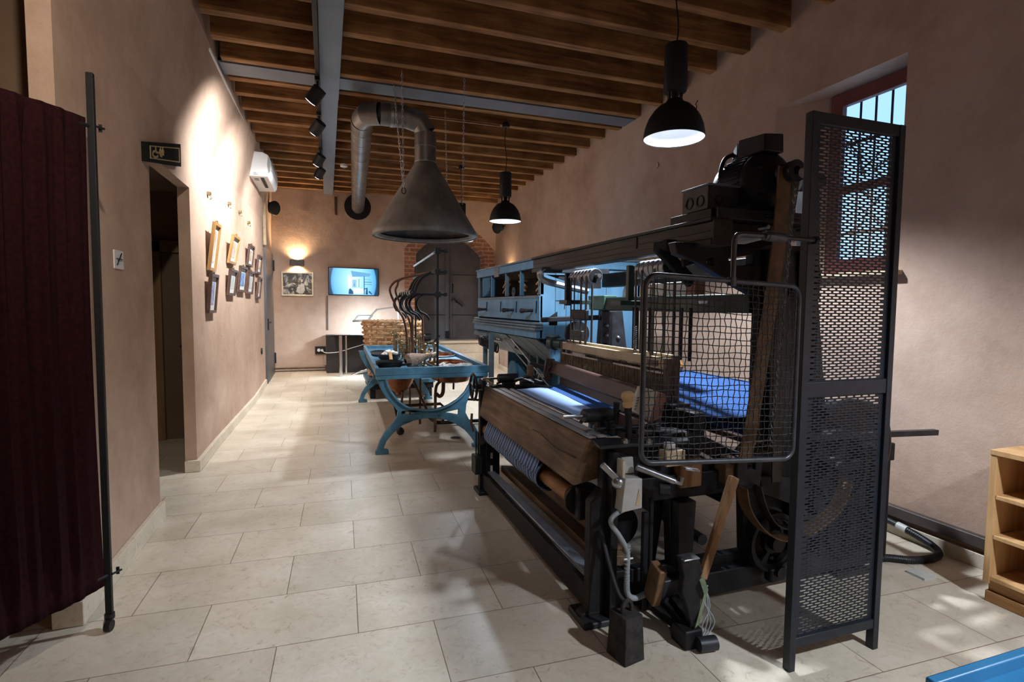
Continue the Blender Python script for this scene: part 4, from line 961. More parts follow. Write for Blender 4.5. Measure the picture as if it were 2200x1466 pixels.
P('wood_buffer', MB().box(1.56, 1.68, 2.08, 2.15, .60, .74), OLDWOODX, bev=.01)
P('side_roller', MB().cyl((1.40, 2.02, .64), (1.44, 2.0, .64), .03, n=18), IRON2)
P('latch_pin', MB().cyl((1.36, 2.04, .72), (1.40, 2.0, .70), .014), STEEL)
P('upright_bar', MB().box(1.345, 1.37, 2.05, 2.075, .06, .52), BLACK, bev=.003)
P('upright_bar', MB().box(1.385, 1.402, 2.06, 2.08, .06, .58), BLACK, bev=.003)
# back rails under the warp and the plate box at their near end
for (x, z, wd, ht) in ((1.86, .725, .045, .03), (1.93, .735, .012, .02), (2.09, .77, .05, .03)):
    P('warp_rail', MB().box(x-wd/2, x+wd/2, 2.06, 3.95, z-ht, z), BATTENW, bev=.004)
    P('rail_edge', MB().box(x-wd/2-.004, x-wd/2+.004, 2.06, 3.95, z-.004, z+.004), STEEL if wd < .02 else noisy('rail_edge_highlight', (.26, .19, .17), (.38, .29, .27), 20, .4))  # pale strips paint a highlight along the rail edges
P('rail_beam', MB().box(1.80, 1.87, 2.06, 3.95, .60, .70), OLDWOOD, bev=.006)
P('plate_box', MB().prism([[(1.845, .60), (1.985, .585), (2.0, .735), (1.845, .745)], [(1.905, .675), (1.955, .67), (1.955, .712), (1.905, .716)]], 1, 2.035, 2.06), IRON2, bev=.004)
P('plate_clip', MB().bar((1.90, 2.05, .76), (1.95, 2.05, .80), .03, .006), STEEL)
P('shelf_tabs', MB().box(1.96, 2.08, 2.05, 2.12, .80, .808), STEEL)
P('inner_spring', MB().cyl((1.62, 2.35, .80), (1.70, 2.33, .82), .016), STEEL)
# rear warp
def rw(u, v):
    x = 1.76+.95*u; y = 2.42+1.26*v
    return (x, y, .895+.05*u-.085*math.sin(PI*u)*(1-v)**2+.0012*math.sin(v*50))
P('warp_sheet', MB().grid(rw, 24, 80), WARPM, solid=.002)
P('warp_underlayer', MB().grid(lambda u, v: (2.15+.6*u, 2.45+1.2*v, .86-.10*math.sin(PI*(.2+.7*u))+.001*math.sin(v*70)), 14, 80), WARPM, solid=.002)
P('back_rest', MB().cyl((2.72, 2.22, .900), (2.72, 3.93, .900), .035), IRON2)
P('wooden_hump', MB().lathe([(0, 0), (.06, .005), (.075, .04), (.05, .08), (0, .09)], (2.62, 3.62, .95), (0, 0, 1), 20), ROLLWOOD)
P('warp_beam', MB().cyl((2.88, 2.35, .62), (2.88, 3.85, .62), .15, n=36), WARPM)
for y in (2.30, 3.85): P('beam_flange', MB().lathe([(.02, 0), (.29, 0), (.29, .03), (.02, .03)], (2.88, y, .62), (0, 1, 0), 48), IRON)
P('beam_drop', MB().grid(lambda u, v: (2.72+.20*u, 2.42+1.26*v, .95-.20*u*u), 8, 60), WARPM, solid=.002)
P('rear_leg', MB().box(2.92, 3.02, 2.14, 2.22, 0, .66), IRON, bev=.006)
P('rear_leg', MB().box(2.92, 3.02, 3.93, 4.01, 0, .66), IRON, bev=.006)
P('rear_side_rail', MB().box(2.3, 3.02, 2.12, 2.18, .60, .70), IRON, bev=.006)
P('rear_shaft', MB().bar((2.3, 2.06, .80), (3.25, 2.06, .76), .03, .03), IRON2)
P('curved_arm', MB().tube(smoothpath([(2.40, 2.06, .92), (2.6, 2.05, .95), (2.78, 2.05, .88), (2.84, 2.06, .70), (2.80, 2.08, .50)], 6), .035, 10), IRON)
P('rear_post', MB().bar((2.40, 2.22, 2.14), (2.44, 2.22, 1.50), .11, .05, (1, 0, 0)), IRON2, bev=.006)
P('rear_post', MB().bar((2.44, 2.22, 1.50), (2.58, 2.22, .55), .09, .05, (1, 0, 0)), IRON2, bev=.006)
P('post_head', MB().cyl((2.30, 2.20, 2.10), (2.46, 2.20, 2.115), .045, n=20), IRON2)
# side gear wheels
def wheel(name, c, r, th, spokes, m, hub=.04, rim=.03):
    cx, cy, cz = c
    holes = []
    for i in range(spokes):
        a0 = 360/spokes*i+9; a1 = 360/spokes*(i+1)-9
        holes.append(arc(cx, cz, r-rim, a0, a1, 6)+arc(cx, cz, hub+.02, a1, a0, 4))
    w_ = P(name, MB().prism([arc(cx, cz, r, 0, 352, 44)]+holes, 1, cy, cy+th), m, bev=.003)
    P('wheel_rim', MB().lathe([(r-.018, -.012), (r+.002, -.012), (r+.002, th+.012), (r-.018, th+.012)], (cx, cy, cz), (0, 1, 0), 44), m, w_)
    P('wheel_hub', MB().cyl((cx, cy-.035, cz), (cx, cy+th+.02, cz), hub, n=20), m, w_)
    return w_
wheel('flywheel', (2.10, 2.05, .285), .148, .03, 3, IRON)
wheel('gear_wheel', (2.52, 2.06, .62), .20, .03, 5, IRON)
wheel('gear_wheel', (2.62, 2.07, .28), .15, .03, 4, IRON)
wheel('small_gear', (2.36, 2.06, .46), .09, .03, 3, IRON2)
P('bearing_block', MB().box(2.06, 2.16, 2.02, 2.07, .09, .16), IRON2, bev=.01); P('bearing_cap', MB().cyl((2.11, 2.0, .145), (2.11, 2.03, .145), .028), IRON2)
P('rear_panel', MB().box(2.44, 2.76, 2.08, 2.10, .14, .56), IRON, bev=.006)
P('side_bracket', MB().prism([(2.02, .62), (2.30, .58), (2.40, .35), (2.34, .18), (2.28, .18), (2.24, .45), (2.05, .52)], 1, 2.08, 2.13), IRON, bev=.006)
# drive belt, hanging leather loop, picking lever and foot
def strap(name, pts, wd, th, m, side=(0, 1, 0)):
    pts = [V(p) for p in pts]; mb = MB(); sd = V(side).normalized()
    vs = []; f = []
    for i, p in enumerate(pts):
        d = (pts[min(i+1, len(pts)-1)]-pts[max(i-1, 0)]).normalized(); n_ = d.cross(sd).normalized()
        for a, b in ((-1, -1), (1, -1), (1, 1), (-1, 1)): vs.append(p+sd*a*wd/2+n_*b*th/2)
    for i in range(len(pts)-1):
        for j in range(4): f.append((4*i+j, 4*i+(j+1) % 4, 4*i+4+(j+1) % 4, 4*i+4+j))
    f += [(3, 2, 1, 0), tuple(range(4*len(pts)-4, 4*len(pts)))]
    mb.add(vs, f); return P(name, mb, m)
strap('drive_belt', [(2.000, 1.975, 2.10), (1.985, 1.98, 1.75), (1.955, 1.98, 1.50), (1.91, 1.98, 1.20), (1.865, 1.98, .90), (1.835, 1.98, .745)], .008, .075, LEATHER)
strap('drive_belt', [(2.075, 1.99, 2.08), (2.07, 2.03, 1.75), (2.06, 2.03, 1.2), (2.08, 2.03, .60)], .008, .06, DARKLEATHER)
m = MB()
for i in range(40):
    z = 2.02-.031*i; m.tube([V((2.062-.0035*i*.6+.003*(i % 2), 1.975, z))+V((.008*math.cos(u), .004*math.sin(u)*(i % 2), .016*math.sin(u))) for u in [2*PI*k/8 for k in range(8)]], .003, 4, closed=True)
P('pull_chain', m, STEEL)
strap('leather_loop', smoothpath([(1.86, 2.02, .60), (1.88, 2.01, .50), (1.95, 1.99, .40), (2.05, 1.97, .345), (2.2, 1.96, .36), (2.40, 1.97, .45), (2.5, 1.99, .58)], 5), .075, .006, LEATHER, (0, 1, 0))
strap('leather_loop', smoothpath([(1.95, 2.02, .60), (1.99, 2.01, .48), (2.07, 2.0, .39), (2.2, 1.99, .375)], 5), .06, .006, DARKLEATHER, (0, 1, 0))
P('hose', MB().tube(smoothpath([(2.33, 2.10, 1.72), (2.345, 2.08, 1.60), (2.31, 2.08, 1.50), (2.35, 2.09, 1.35), (2.36, 2.10, 1.1), (2.34, 2.10, .95)], 6), .016, 8), BLACK)
P('picking_lever', MB().bar((1.785, 1.99, .665), (1.575, 1.93, .24), .045, .030, (0, 1, 0), .040, .022), OLDWOODX, bev=.004)
P('picking_foot', MB().prism([(1.39, .40), (1.49, .375), (1.505, .32), (1.47, .26), (1.50, .20), (1.49, .10), (1.52, .03), (1.52, 0), (1.44, 0), (1.45, .10), (1.43, .18), (1.40, .25), (1.41, .32)], 1, 1.84, 1.875), IRON, bev=.006)
P('foot_cap', MB().box(1.40, 1.48, 1.83, 1.885, .387, .395), STEEL, bev=.003)
P('foot_roller', MB().cyl((1.46, 1.80, .035), (1.54, 1.79, .035), .030, n=20), IRON2)
P('foot_block', MB().box(1.41, 1.50, 1.82, 1.92, 0, .085), IRON, bev=.008)
strap('green_strap', [(1.555, 1.91, .255), (1.54, 1.86, .22), (1.47, 1.825, .10)], .03, .004, noisy('faded_green_webbing', (.10, .13, .07), (.17, .20, .12), 30, .9), (.8, .2, .3))
for i in range(4):
    P('string', MB().tube(smoothpath([(1.55+.005*i, 1.88, .235), (1.555-.012*i, 1.85, .16+.01*i), (1.51+.02*i, 1.835, .10), (1.49+.012*i, 1.83, .04)], 4), .0028, 5), PLASTGREY)
P('leather_wrap', MB().bar((1.36, 1.95, .32), (1.36, 2.0, .14), .08, .04, (1, 0, 0)), LEATHER, bev=.006)
P('treadle', MB().bar((1.40, 2.26, .06), (1.46, 1.93, .03), .022, .03), IRON); P('treadle', MB().bar((1.50, 2.26, .06), (1.50, 1.95, .03), .022, .03), IRON)
P('treadle', MB().bar((1.58, 2.3, .08), (1.52, 1.93, .05), .04, .04), IRON)
P('weight_arm', MB().tube(smoothpath([(1.165, 2.12, .44), (1.175, 2.05, .30), (1.19, 1.99, .20), (1.22, 1.94, .165), (1.225, 1.90, .13)], 5), .009, 8), IRON2)

# far end details
wl = P('hand_wheel', MB().tube([(1.065, 4.0+.098*math.cos(u), .825+.098*math.sin(u)) for u in [2*PI*k/40 for k in range(40)]], .011, 8, closed=True), IRON)
for a in (20, 110, 200, 290):
    P('wheel_spoke', MB().bar((1.065, 4.0, .825), (1.065, 4.0+.096*math.cos(math.radians(a)), .825+.096*math.sin(math.radians(a))), .012, .014, (1, 0, 0)), IRON, wl)
P('wheel_shaft', MB().cyl((1.06, 4.0, .825), (1.20, 4.0, .825), .018), IRON)
P('ratchet_disc', MB().cyl((1.12, 4.0, .815), (1.15, 4.0, .815), .075, n=28), IRON)
P('wheel_catch', MB().bar((1.03, 4.03, .725), (1.10, 3.98, .725), .02, .014), IRON)
P('far_table', MB().box(1.13, 1.55, 3.76, 3.98, .80, .835), IRON2, bev=.004)
P('far_temple_roller', MB().lathe([(0, 0), (.03, 0), (.034, .006), (.034, .15), (0, .155)], (1.22, 3.86, .905), (1, .02, 0), 24), IRON2)
P('far_temple_rod', MB().cyl((1.10, 3.86, .905), (1.22, 3.86, .905), .008), BRASS)
P('far_temple_rod', MB().bar((1.11, 3.86, .905), (1.16, 3.80, .87), .012, .012), BRASS)
P('far_block', MB().box(1.26, 1.34, 3.80, 3.90, .835, .875), IRON, bev=.005)
for i, (x, y, z, a, b, c) in enumerate(((1.14, 3.76, .835, .10, .08, .03), (1.36, 3.72, .84, .06, .05, .06), (1.42, 3.80, .85, .05, .06, .07), (1.46, 3.68, .84, .07, .05, .05), (1.30, 3.70, .83, .10, .04, .04), (1.50, 3.78, .87, .04, .05, .06))):
    P('picker_casting', MB().box(x, x+a, y, y+b, z, z+c), IRON2 if i % 2 else IRON, bev=.008)
P('picker_wood', MB().box(1.455, 1.50, 3.84, 3.88, .83, 1.0), OLDWOOD, bev=.008)
for i in range(5):
    P('picker_rod', MB().tube([(1.22+.06*i, 3.90-.03*i, .86+.012*i), (1.34+.05*i, 3.84-.03*i, .90+.01*(i % 3)), (1.44+.03*i, 3.78-.02*i, .88)], .008, 6), STEEL if i % 2 else IRON)
P('white_knot', MB().tube([(1.52+.02*math.cos(u), 3.74+.02*math.sin(u), .92+.02*math.sin(2*u)) for u in [2*PI*k/14 for k in range(14)]], .007, 6, closed=True), PALEPLATE)
P('far_runner', MB().bar((1.36, 3.70, .872), (1.50, 3.48, .878), .02, .02), BLACK)
P('far_long_rod', MB().bar((1.56, 4.05, .985), (1.72, 3.75, .94), .03, .03), IRON)
P('far_pinion', MB().lathe([(0, 0), (.055, 0), (.055, .05), (.04, .055), (.04, .14), (0, .14)], (1.66, 3.88, 1.165), (.3, -1, 0), 14), noisy('green_black_gear', (.02, .045, .045), (.05, .09, .085), 10, .4, .4))
P('hanging_block', MB().box(1.055, 1.115, 3.90, 4.02, .16, .30), IRON2, bev=.006)
for y in (3.93, 3.99): P('block_rod', MB().cyl((1.085, y, .29), (1.085, y, .48), .006, n=8), BLACK)
P('far_stop', MB().bar((1.08, 3.86, .42), (1.16, 3.80, .52), .03, .05), IRON, bev=.004)
P('roller_end', MB().tube([(1.05, 3.99, .62), (1.045, 3.99, .54), (1.06, 3.98, .48)], .010), RUST)

# ================================================================== MOTOR AND BOX ON TOP OF THE LOOM
t = thing('electric_motor', (2.055, 2.2, 1.92), 'black finned electric motor with terminal box on top of the loom', 'motor')
cx, cz = 2.055, 2.068
MB().lathe([(0, 0), (.08, 0), (.125, .015), (.147, .05), (.147, .22), (.138, .27), (.11, .30), (.05, .315), (0, .315)], (cx, 2.10, cz), (0, 1, 0), 40).build('body', BLACK, t)
MB().lathe([(.04, -.045), (.06, -.04), (.11, -.012), (.142, .02), (.150, .04), (.150, .055)], (cx, 2.10, cz), (0, 1, 0), 40).build('end_bell', BLACK, t)
for i in range(15):
    a = math.radians(118+i*9)
    MB().bar((cx+.147*math.cos(a), 2.17, cz+.147*math.sin(a)), (cx+.147*math.cos(a), 2.32, cz+.147*math.sin(a)), .005, .014, (math.cos(a), 0, math.sin(a))).build('cooling_fin', BLACK, t)
for i in range(7):
    MB().box(cx-.10, cx-.055, 2.078, 2.092, cz-.085+.022*i, cz-.076+.022*i).build('vent_slat', IRON2, t)
tb = MB().hexa([(1.985, 2.09, 2.205), (2.105, 2.09, 2.205), (2.105, 2.27, 2.205), (1.985, 2.27, 2.205)], [(1.985, 2.09, 2.285), (2.10, 2.09, 2.295), (2.10, 2.27, 2.310), (1.985, 2.27, 2.300)]).build('terminal_box', BLACK, t, bev=.006)
MB().hexa([(1.985, 2.27, 2.215), (2.09, 2.27, 2.215), (2.08, 2.33, 2.215), (2.0, 2.33, 2.215)], [(1.985, 2.27, 2.295), (2.09, 2.27, 2.295), (2.07, 2.33, 2.27), (2.01, 2.33, 2.27)]).build('cable_gland', BLACK, tb, bev=.008)
MB().tube(smoothpath([(2.02, 2.32, 2.25), (1.96, 2.33, 2.22), (1.925, 2.32, 2.14), (1.92, 2.30, 2.06), (1.90, 2.28, 2.0)], 6), .011, 10).build('supply_cable', BLACK, t)
MB().cyl((cx, 1.93, cz), (cx, 2.10, cz), .022).build('shaft', STEEL, t)
MB().lathe([(.02, 0), (.05, 0), (.048, .04), (.05, .08), (.02, .08)], (2.03, 1.935, cz+.01), (0, 1, 0), 28).build('belt_pulley', IRON2, t)
for x in (1.95, 2.12): MB().box(x, x+.045, 2.12, 2.36, 1.92, 1.97).build('foot', BLACK, t, bev=.006)
t = thing('motor_platform', (2.0, 2.2, 1.86), 'black iron platform plates carrying the motor at the end of overhead rail', 'platform')
MB().box(1.70, 2.33, 2.10, 2.42, 1.868, 1.918).build('plate', IRON, t, bev=.004)
MB().box(1.715, 2.28, 2.07, 2.10, 1.866, 1.918).build('front_angle', IRON2, t, bev=.003)
for i in range(3): MB().box(1.98, 2.2, 2.058, 2.07, 1.872+.014*i, 1.880+.014*i).build('vent_slat', IRON2, t)
MB().box(1.775, 2.31, 2.16, 2.40, 1.80, 1.866).build('cross_bearer', RAILWOOD, t, bev=.004)
for x in (2.0, 2.24): MB().cyl((x, 2.06, 1.84), (x, 2.12, 1.84), .010, n=6).build('bolt', STEEL, t)
t = thing('switch_box', (1.80, 2.24, 1.92), 'grey steel junction box with round knockouts beside the motor', 'junction box')
MB().box(1.712, 1.888, 2.14, 2.34, 1.919, 2.035).build('body', IRON2, t, bev=.005)
MB().box(1.706, 1.894, 2.134, 2.346, 2.030, 2.040).build('lid', STEELBLUE, t, bev=.003)
for y in (2.20, 2.28): MB().lathe([(.022, 0), (.028, 0), (.028, .004), (.022, .004)], (1.712, y, 1.965), (-1, 0, 0), 20).build('knockout', BLACK, t)
MB().lathe([(.016, 0), (.022, 0), (.022, .004), (.016, .004)], (1.775, 2.14, 1.965), (0, -1, 0), 20).build('knockout', BLACK, t)

# ================================================================== SCREEN, GUARD, WEIGHT
t = thing('perforated_screen', (1.965, 1.595, 0), 'tall dark grey perforated metal safety screen standing at the end of the loom', 'safety screen')
xa, xb = 1.724, 2.212; y = 1.595
for x in (xa, xb-.030): MB().box(x, x+.030, y-.015, y+.020, 0, 2.19).build('post', SCREENGREY, t, bev=.002)
for z0, z1 in ((2.145, 2.19), (1.105, 1.165), (.095, .135)): MB().box(xa+.03, xb-.03, y-.012, y+.012, z0, z1).build('cross_bar', SCREENGREY, t, bev=.002)
def perf(x0, x1, z0, z1):
    m = MB(); pit, px, sl, sh = .0111, .0412, .0320, .0060
    rows = int((z1-z0)/pit); mz = ((z1-z0)-rows*pit)/2
    n = int((x1-x0-.02)/px); mx = ((x1-x0)-n*px-px/2)/2
    Q = lambda a, b, c, d: m.add([(a, y, c), (b, y, c), (b, y, d), (a, y, d)], [(0, 1, 2, 3)])
    Q(x0, x1, z0, z0+mz); Q(x0, x1, z1-mz, z1)
    for r in range(rows):
        a = z0+mz+r*pit; b = a+pit; lo = (a+b)/2-sh/2; hi = (a+b)/2+sh/2
        xs = x0+mx+(px/2 if r % 2 else 0)
        Q(x0, xs, a, b); Q(xs+n*px, x1, a, b)
        for i in range(n):
            u = xs+i*px; w_ = u+px; l = u+(px-sl)/2; h = w_-(px-sl)/2; c = sh*.35
            hp = [(l, y, lo+c), (l+c, y, lo), (h-c, y, lo), (h, y, lo+c), (h, y, hi-c), (h-c, y, hi), (l+c, y, hi), (l, y, hi-c)]
            m.add([(u, y, a), (w_, y, a), (w_, y, b), (u, y, b)]+hp,
                  [(0, 1, 6, 5), (2, 3, 10, 9), (1, 2, 9, 8, 7, 6), (3, 0, 5, 4, 11, 10)])
    return m
perf(xa+.03, xb-.03, 1.165, 2.145).build('perforated_sheet', SCREENGREY, t, smooth=False, solid=.0022)
perf(xa+.03, xb-.03, .135, 1.105).build('perforated_sheet', SCREENGREY, t, smooth=False, solid=.0022)

t = thing('mesh_guard', (1.34, 1.565, .92), 'rectangular wire mesh guard in grey tube frame hung from the perforated screen', 'guard')
gy = 1.565
gx0, gx1 = 1.008, 1.676
def rr(n=6):
    cs = [(gx0+.045, .96, 180), (gx1-.045, .925, 270), (gx1-.045, 1.49, 0), (gx0+.045, 1.515, 90)]; pts = []
    for cx_, cz_, a in cs: pts += [(p[0], gy, p[1]) for p in arc(cx_, cz_, .045, a, a+90, n)]
    return pts
fr = rr()
MB().tube(fr, .0095, 10, closed=True).build('tube_frame', GUARDM, t)
def zlo(x): return .915-.035*(x-gx0)/(gx1-gx0)
def zhi(x): return 1.56-.025*(x-gx0)/(gx1-gx0)
m = MB(); n = 28
for i in range(1, n):
    x = gx0+(gx1-gx0)*i/n; a, b = zlo(x), zhi(x); ph = R.uniform(0, 6)
    m.tube([(x+.0025*math.sin(ph+k*.9)+R.uniform(-.0012, .0012), gy+.003*(-1)**(k+i), a+(b-a)*k/28) for k in range(29)], .0017, 5)
m.build('upright_wires', IRON2, t)['kind'] = 'stuff'
m = MB()
for j in range(1, n):
    ph = R.uniform(0, 6); sag = R.uniform(-.004, .003)
    m.tube([(gx0+(gx1-gx0)*k/28, gy-.003*(-1)**(k+j), zlo(gx0+(gx1-gx0)*k/28)+(zhi(gx0+(gx1-gx0)*k/28)-zlo(gx0+(gx1-gx0)*k/28))*j/n+sag*math.sin(PI*k/28)+.0022*math.sin(ph+k*.7)) for k in range(29)], .0017, 5)
m.build('cross_wires', IRON2, t)['kind'] = 'stuff'
MB().tube([(1.368, gy, 1.54)]+smoothpath([(1.368, gy, 1.66), (1.373, gy, 1.70), (1.40, gy, 1.713), (1.50, gy, 1.713)], 5), .0095, 10).build('hanger_tube', GUARDM, t)
MB().cyl((1.363, gy, 1.53), (1.363, gy, 1.56), .016, n=12).build('hanger_weld', GUARDM, t)
MB().tube([(1.50, gy, 1.713), (1.512, gy, 1.713), (1.513, gy, 1.713), (1.585, gy, 1.711), (1.60, gy, 1.711)], [.017, .017, .019, .019, .014], 14).build('sleeve', GUARDM, t)
MB().cyl((1.60, gy, 1.711), (1.745, gy, 1.708), .008, n=12).build('fixing_rod', IRON2, t)
MB().cyl((1.737, gy, 1.708), (1.752, gy, 1.708), .016, n=6).build('fixing_nut', BLACK, t)

t = thing('iron_weight', (1.145, 1.87, 0), 'dark iron block weight with ring handle on floor in front of the loom', 'weight')
c = V((1.157, 1.878, 0)); ang = math.radians(11)
def rz(x, y_, z): return (c.x+x*math.cos(ang)-y_*math.sin(ang), c.y+x*math.sin(ang)+y_*math.cos(ang), z)
WGT = noisy('rough_cast_iron', (.022, .020, .019), (.045, .041, .038), 26, .85, .1, .25, spec=.2)
MB().hexa([rz(-.053, -.058, 0), rz(.053, -.058, 0), rz(.053, .058, 0), rz(-.053, .058, 0)], [rz(-.045, -.050, .192), rz(.045, -.050, .192), rz(.045, .050, .192), rz(-.045, .050, .192)]).build('block', WGT, t, bev=.003)
MB().tube([rz(.0+.024*math.cos(u), -.004, .205+.036*math.sin(u)) for u in [PI*k/12 for k in range(-1, 14)]], .009, 10).build('ring_handle', WGT, t)

# ================================================================== BLUE REELING BENCH
t = BT = thing('reeling_bench', (1.0, 6.8, 0), 'long blue cast iron bench with copper basins and taps under the extractor hood', 'workbench')
def end_frame(y, th):
    ol = [(.435, .775), (.477, .652), (.534, .545), (.606, .467), (.642, .412), (.635, .36), (.583, .288), (.517, .217), (.466, .131), (.44, .046), (.427, .037), (.426, .0), (.555, .0), (.552, .042), (.502, .053), (.531, .126), (.597, .204), (.686, .274), (.79, .313), (.911, .332), (1.018, .325),
          (1.126, .3), (1.22, .255), (1.315, .186), (1.38, .111), (1.425, .044), (1.393, .038), (1.396, 0), (1.535, 0), (1.53, .033), (1.502, .041), (1.469, .136), (1.412, .235), (1.355, .302), (1.323, .366), (1.331, .452), (1.362, .529), (1.402, .59), (1.470, .675), (1.545, .775)]
    inn = [(1.39, .739), (1.362, .662), (1.314, .578), (1.235, .504), (1.141, .451), (1.033, .421), (.911, .417), (.79, .435), (.694, .477), (.614, .557), (.549, .664), (.516, .750), (.516, .775), (1.40, .775)]
    tl = [(.719, .410), (.835, .382), (.719, .376)]; tr_ = [(1.251, .404), (1.248, .347), (1.103, .379)]
    # the U opening is cut from the top edge: one outline
    out = ol[:-1]+[(1.545, .775), (1.40, .775)]+inn[:-2]+[(.516, .775)]
    return MB().prism([out, tl, tr_], 1, y, y+th)
end_frame(5.27, .05).build('end_frame', BLUEP, BT, bev=.008)
end_frame(8.22, .05).build('end_frame', BLUEP, BT, bev=.006)
arcpts = [(.525, 5.255, .76), (.549, 5.255, .664), (.614, 5.255, .557), (.694, 5.255, .477), (.79, 5.255, .435), (.911, 5.255, .415), (1.033, 5.255, .418), (1.141, 5.255, .451), (1.235, 5.255, .504), (1.314, 5.255, .578), (1.362, 5.255, .662), (1.395, 5.255, .745)]
MB().tube(smoothpath(arcpts, 3), .012, 8).build('frame_bead', BLUEP, BT)
for x in (.86, .98, 1.04): MB().cyl((x, 5.25, .375), (x, 5.27, .375), .014, n=6).build('frame_bolt', BLUEP, BT)
# trough rails round the top
MB().box(.43, 1.56, 5.25, 5.30, .772, .846).build('front_rail', BLUEP, BT, bev=.005)
MB().box(.44, 1.55, 5.245, 5.32, .735, .772).build('front_lip', BLUEP, BT, bev=.004)
MB().box(.51, 1.66, 8.26, 8.31, .772, .846).build('back_rail', BLUEP, BT, bev=.005)
MB().hexa([(.43, 5.30, .772), (.47, 5.30, .772), (.55, 8.26, .772), (.51, 8.26, .772)], [(.43, 5.30, .846), (.47, 5.30, .846), (.55, 8.26, .846), (.51, 8.26, .846)]).build('side_rail', BLUEP, BT, bev=.005)
MB().hexa([(1.51, 5.30, .772), (1.56, 5.30, .772), (1.66, 8.26, .772), (1.61, 8.26, .772)], [(1.51, 5.30, .846), (1.56, 5.30, .846), (1.66, 8.26, .846), (1.61, 8.26, .846)]).build('side_rail', BLUEP, BT, bev=.005)
# deck with two basin openings
def oval(cx, cy, a, b, n=28, pw=2.6):
    pts = []
    for k in range(n):
        u = 2*PI*k/n; c, s = math.cos(u), math.sin(u)
        pts.append((cx+a*abs(c)**(2/pw)*(1 if c >= 0 else -1), cy+b*abs(s)**(2/pw)*(1 if s >= 0 else -1)))
    return pts
basins = [(1.27, 5.85, .225, .43), (1.33, 6.98, .24, .36)]
MB().prism([[(.46, 5.29), (1.53, 5.29), (1.62, 8.27), (.54, 8.27)]]+[oval(*b) for b in basins], 2, .790, .802).build('deck', BLUEP, BT)
for b in basins:
    vs = []
    m = MB()
    for (sc, dz) in ((1.0, .815), (.985, .78), (.95, .72), (.85, .65), (.5, .62), (.02, .615)): vs.append([(p[0], p[1], dz) for p in oval(b[0], b[1], b[2]*sc, b[3]*sc)])
    for i in range(len(vs)-1):
        k = len(vs[0]); m.add(vs[i]+vs[i+1], [(j, (j+1) % k, k+(j+1) % k, k+j) for j in range(k)])
    m.build('copper_basin', COPPER, BT, solid=.004)
    o = oval(b[0], b[1], b[2]*1.015, b[3]*1.015); MB().tube([(p[0], p[1], .815) for p in o], .007, 8, closed=True).build('basin_rim', noisy('grey_metal_rim', (.16, .2, .24), (.3, .35, .4), 12, .35, .6), BT)
    m = MB()
o = oval(1.27, 5.85, .17, .35)
m = MB()
for i in range(120):
    a = R.uniform(0, 2*PI); r = math.sqrt(R.random()); m.ball((1.30+.17*r*math.cos(a), 5.60+.18*r*math.sin(a), .80+R.uniform(-.02, .02)), R.uniform(.016, .03), 6, (1.2, 1, .7))
tag(m.build('cocoon_floss', COCOON), 'white floss of silk cocoons floating in the nearest copper basin', 'cocoons', kind='stuff')
# hanging copper boiler and pipework below
MB().lathe([(0, 0), (.03, .0), (.04, .03), (.10, .06), (.155, .14), (.17, .22), (.17, .33)], (.77, 6.2, .43), (0, 0, 1), 32).build('boiler_bowl', COPPER, BT)
for q in (((.92, 6.1, .60), (1.13, 6.1, .12)), ((.80, 6.1, .48), (.78, 6.3, .05)), ((1.04, 6.35, .75), (1.04, 6.4, .03)), ((.98, 6.8, .75), (.98, 6.8, .05))):
    MB().cyl(q[0], q[1], .014, n=10).build('stay_rod', RUST, BT)
MB().tube(smoothpath([(1.16, 5.6, .78), (1.16, 5.6, .66), (1.155, 5.6, .53), (1.12, 5.6, .49), (1.085, 5.6, .52)], 5), .020, 10).build('drain_pipe', RUST, BT)
MB().tube(smoothpath([(1.14, 5.6, .66), (1.09, 5.6, .61), (1.075, 5.6, .52), (1.078, 5.62, .35), (1.08, 5.65, .10)], 5), .016, 10).build('drain_pipe', RUST, BT)
MB().cyl((1.10, 5.6, .68), (1.26, 5.6, .68), .028, n=14).build('valve_body', RUST, BT)
MB().ball((1.16, 5.6, .68), .042, 12).build('valve_ball', RUST, BT)
MB().bar((1.27, 5.59, .70), (1.265, 5.58, .56), .018, .022).build('valve_lever', IRON, BT, bev=.004)
MB().tube([(.86, 6.35, .27), (1.28, 6.35, .27), (1.31, 6.35, .24), (1.31, 6.35, .03)], .018, 10).build('low_pipe', RUST, BT)
MB().tube(smoothpath([(1.19, 6.60, .06), (1.24, 6.42, .035), (1.32, 6.37, .035), (1.6, 6.36, .035), (1.86, 6.36, .035)], 5), .022, 10).build('floor_pipe', IRON2, BT)
MB().cyl((1.50, 6.36, .035), (1.53, 6.36, .035), .028).build('pipe_collar', STEEL, BT)
# treadle bar with ball end
m = MB().bar((.72, 6.9, .55), (.76, 6.02, .06), .03, .02); m.build('treadle_bar', IRON, BT)
MB().ball((.755, 5.98, .055), .045, 14).build('treadle_ball', IRON2, BT)
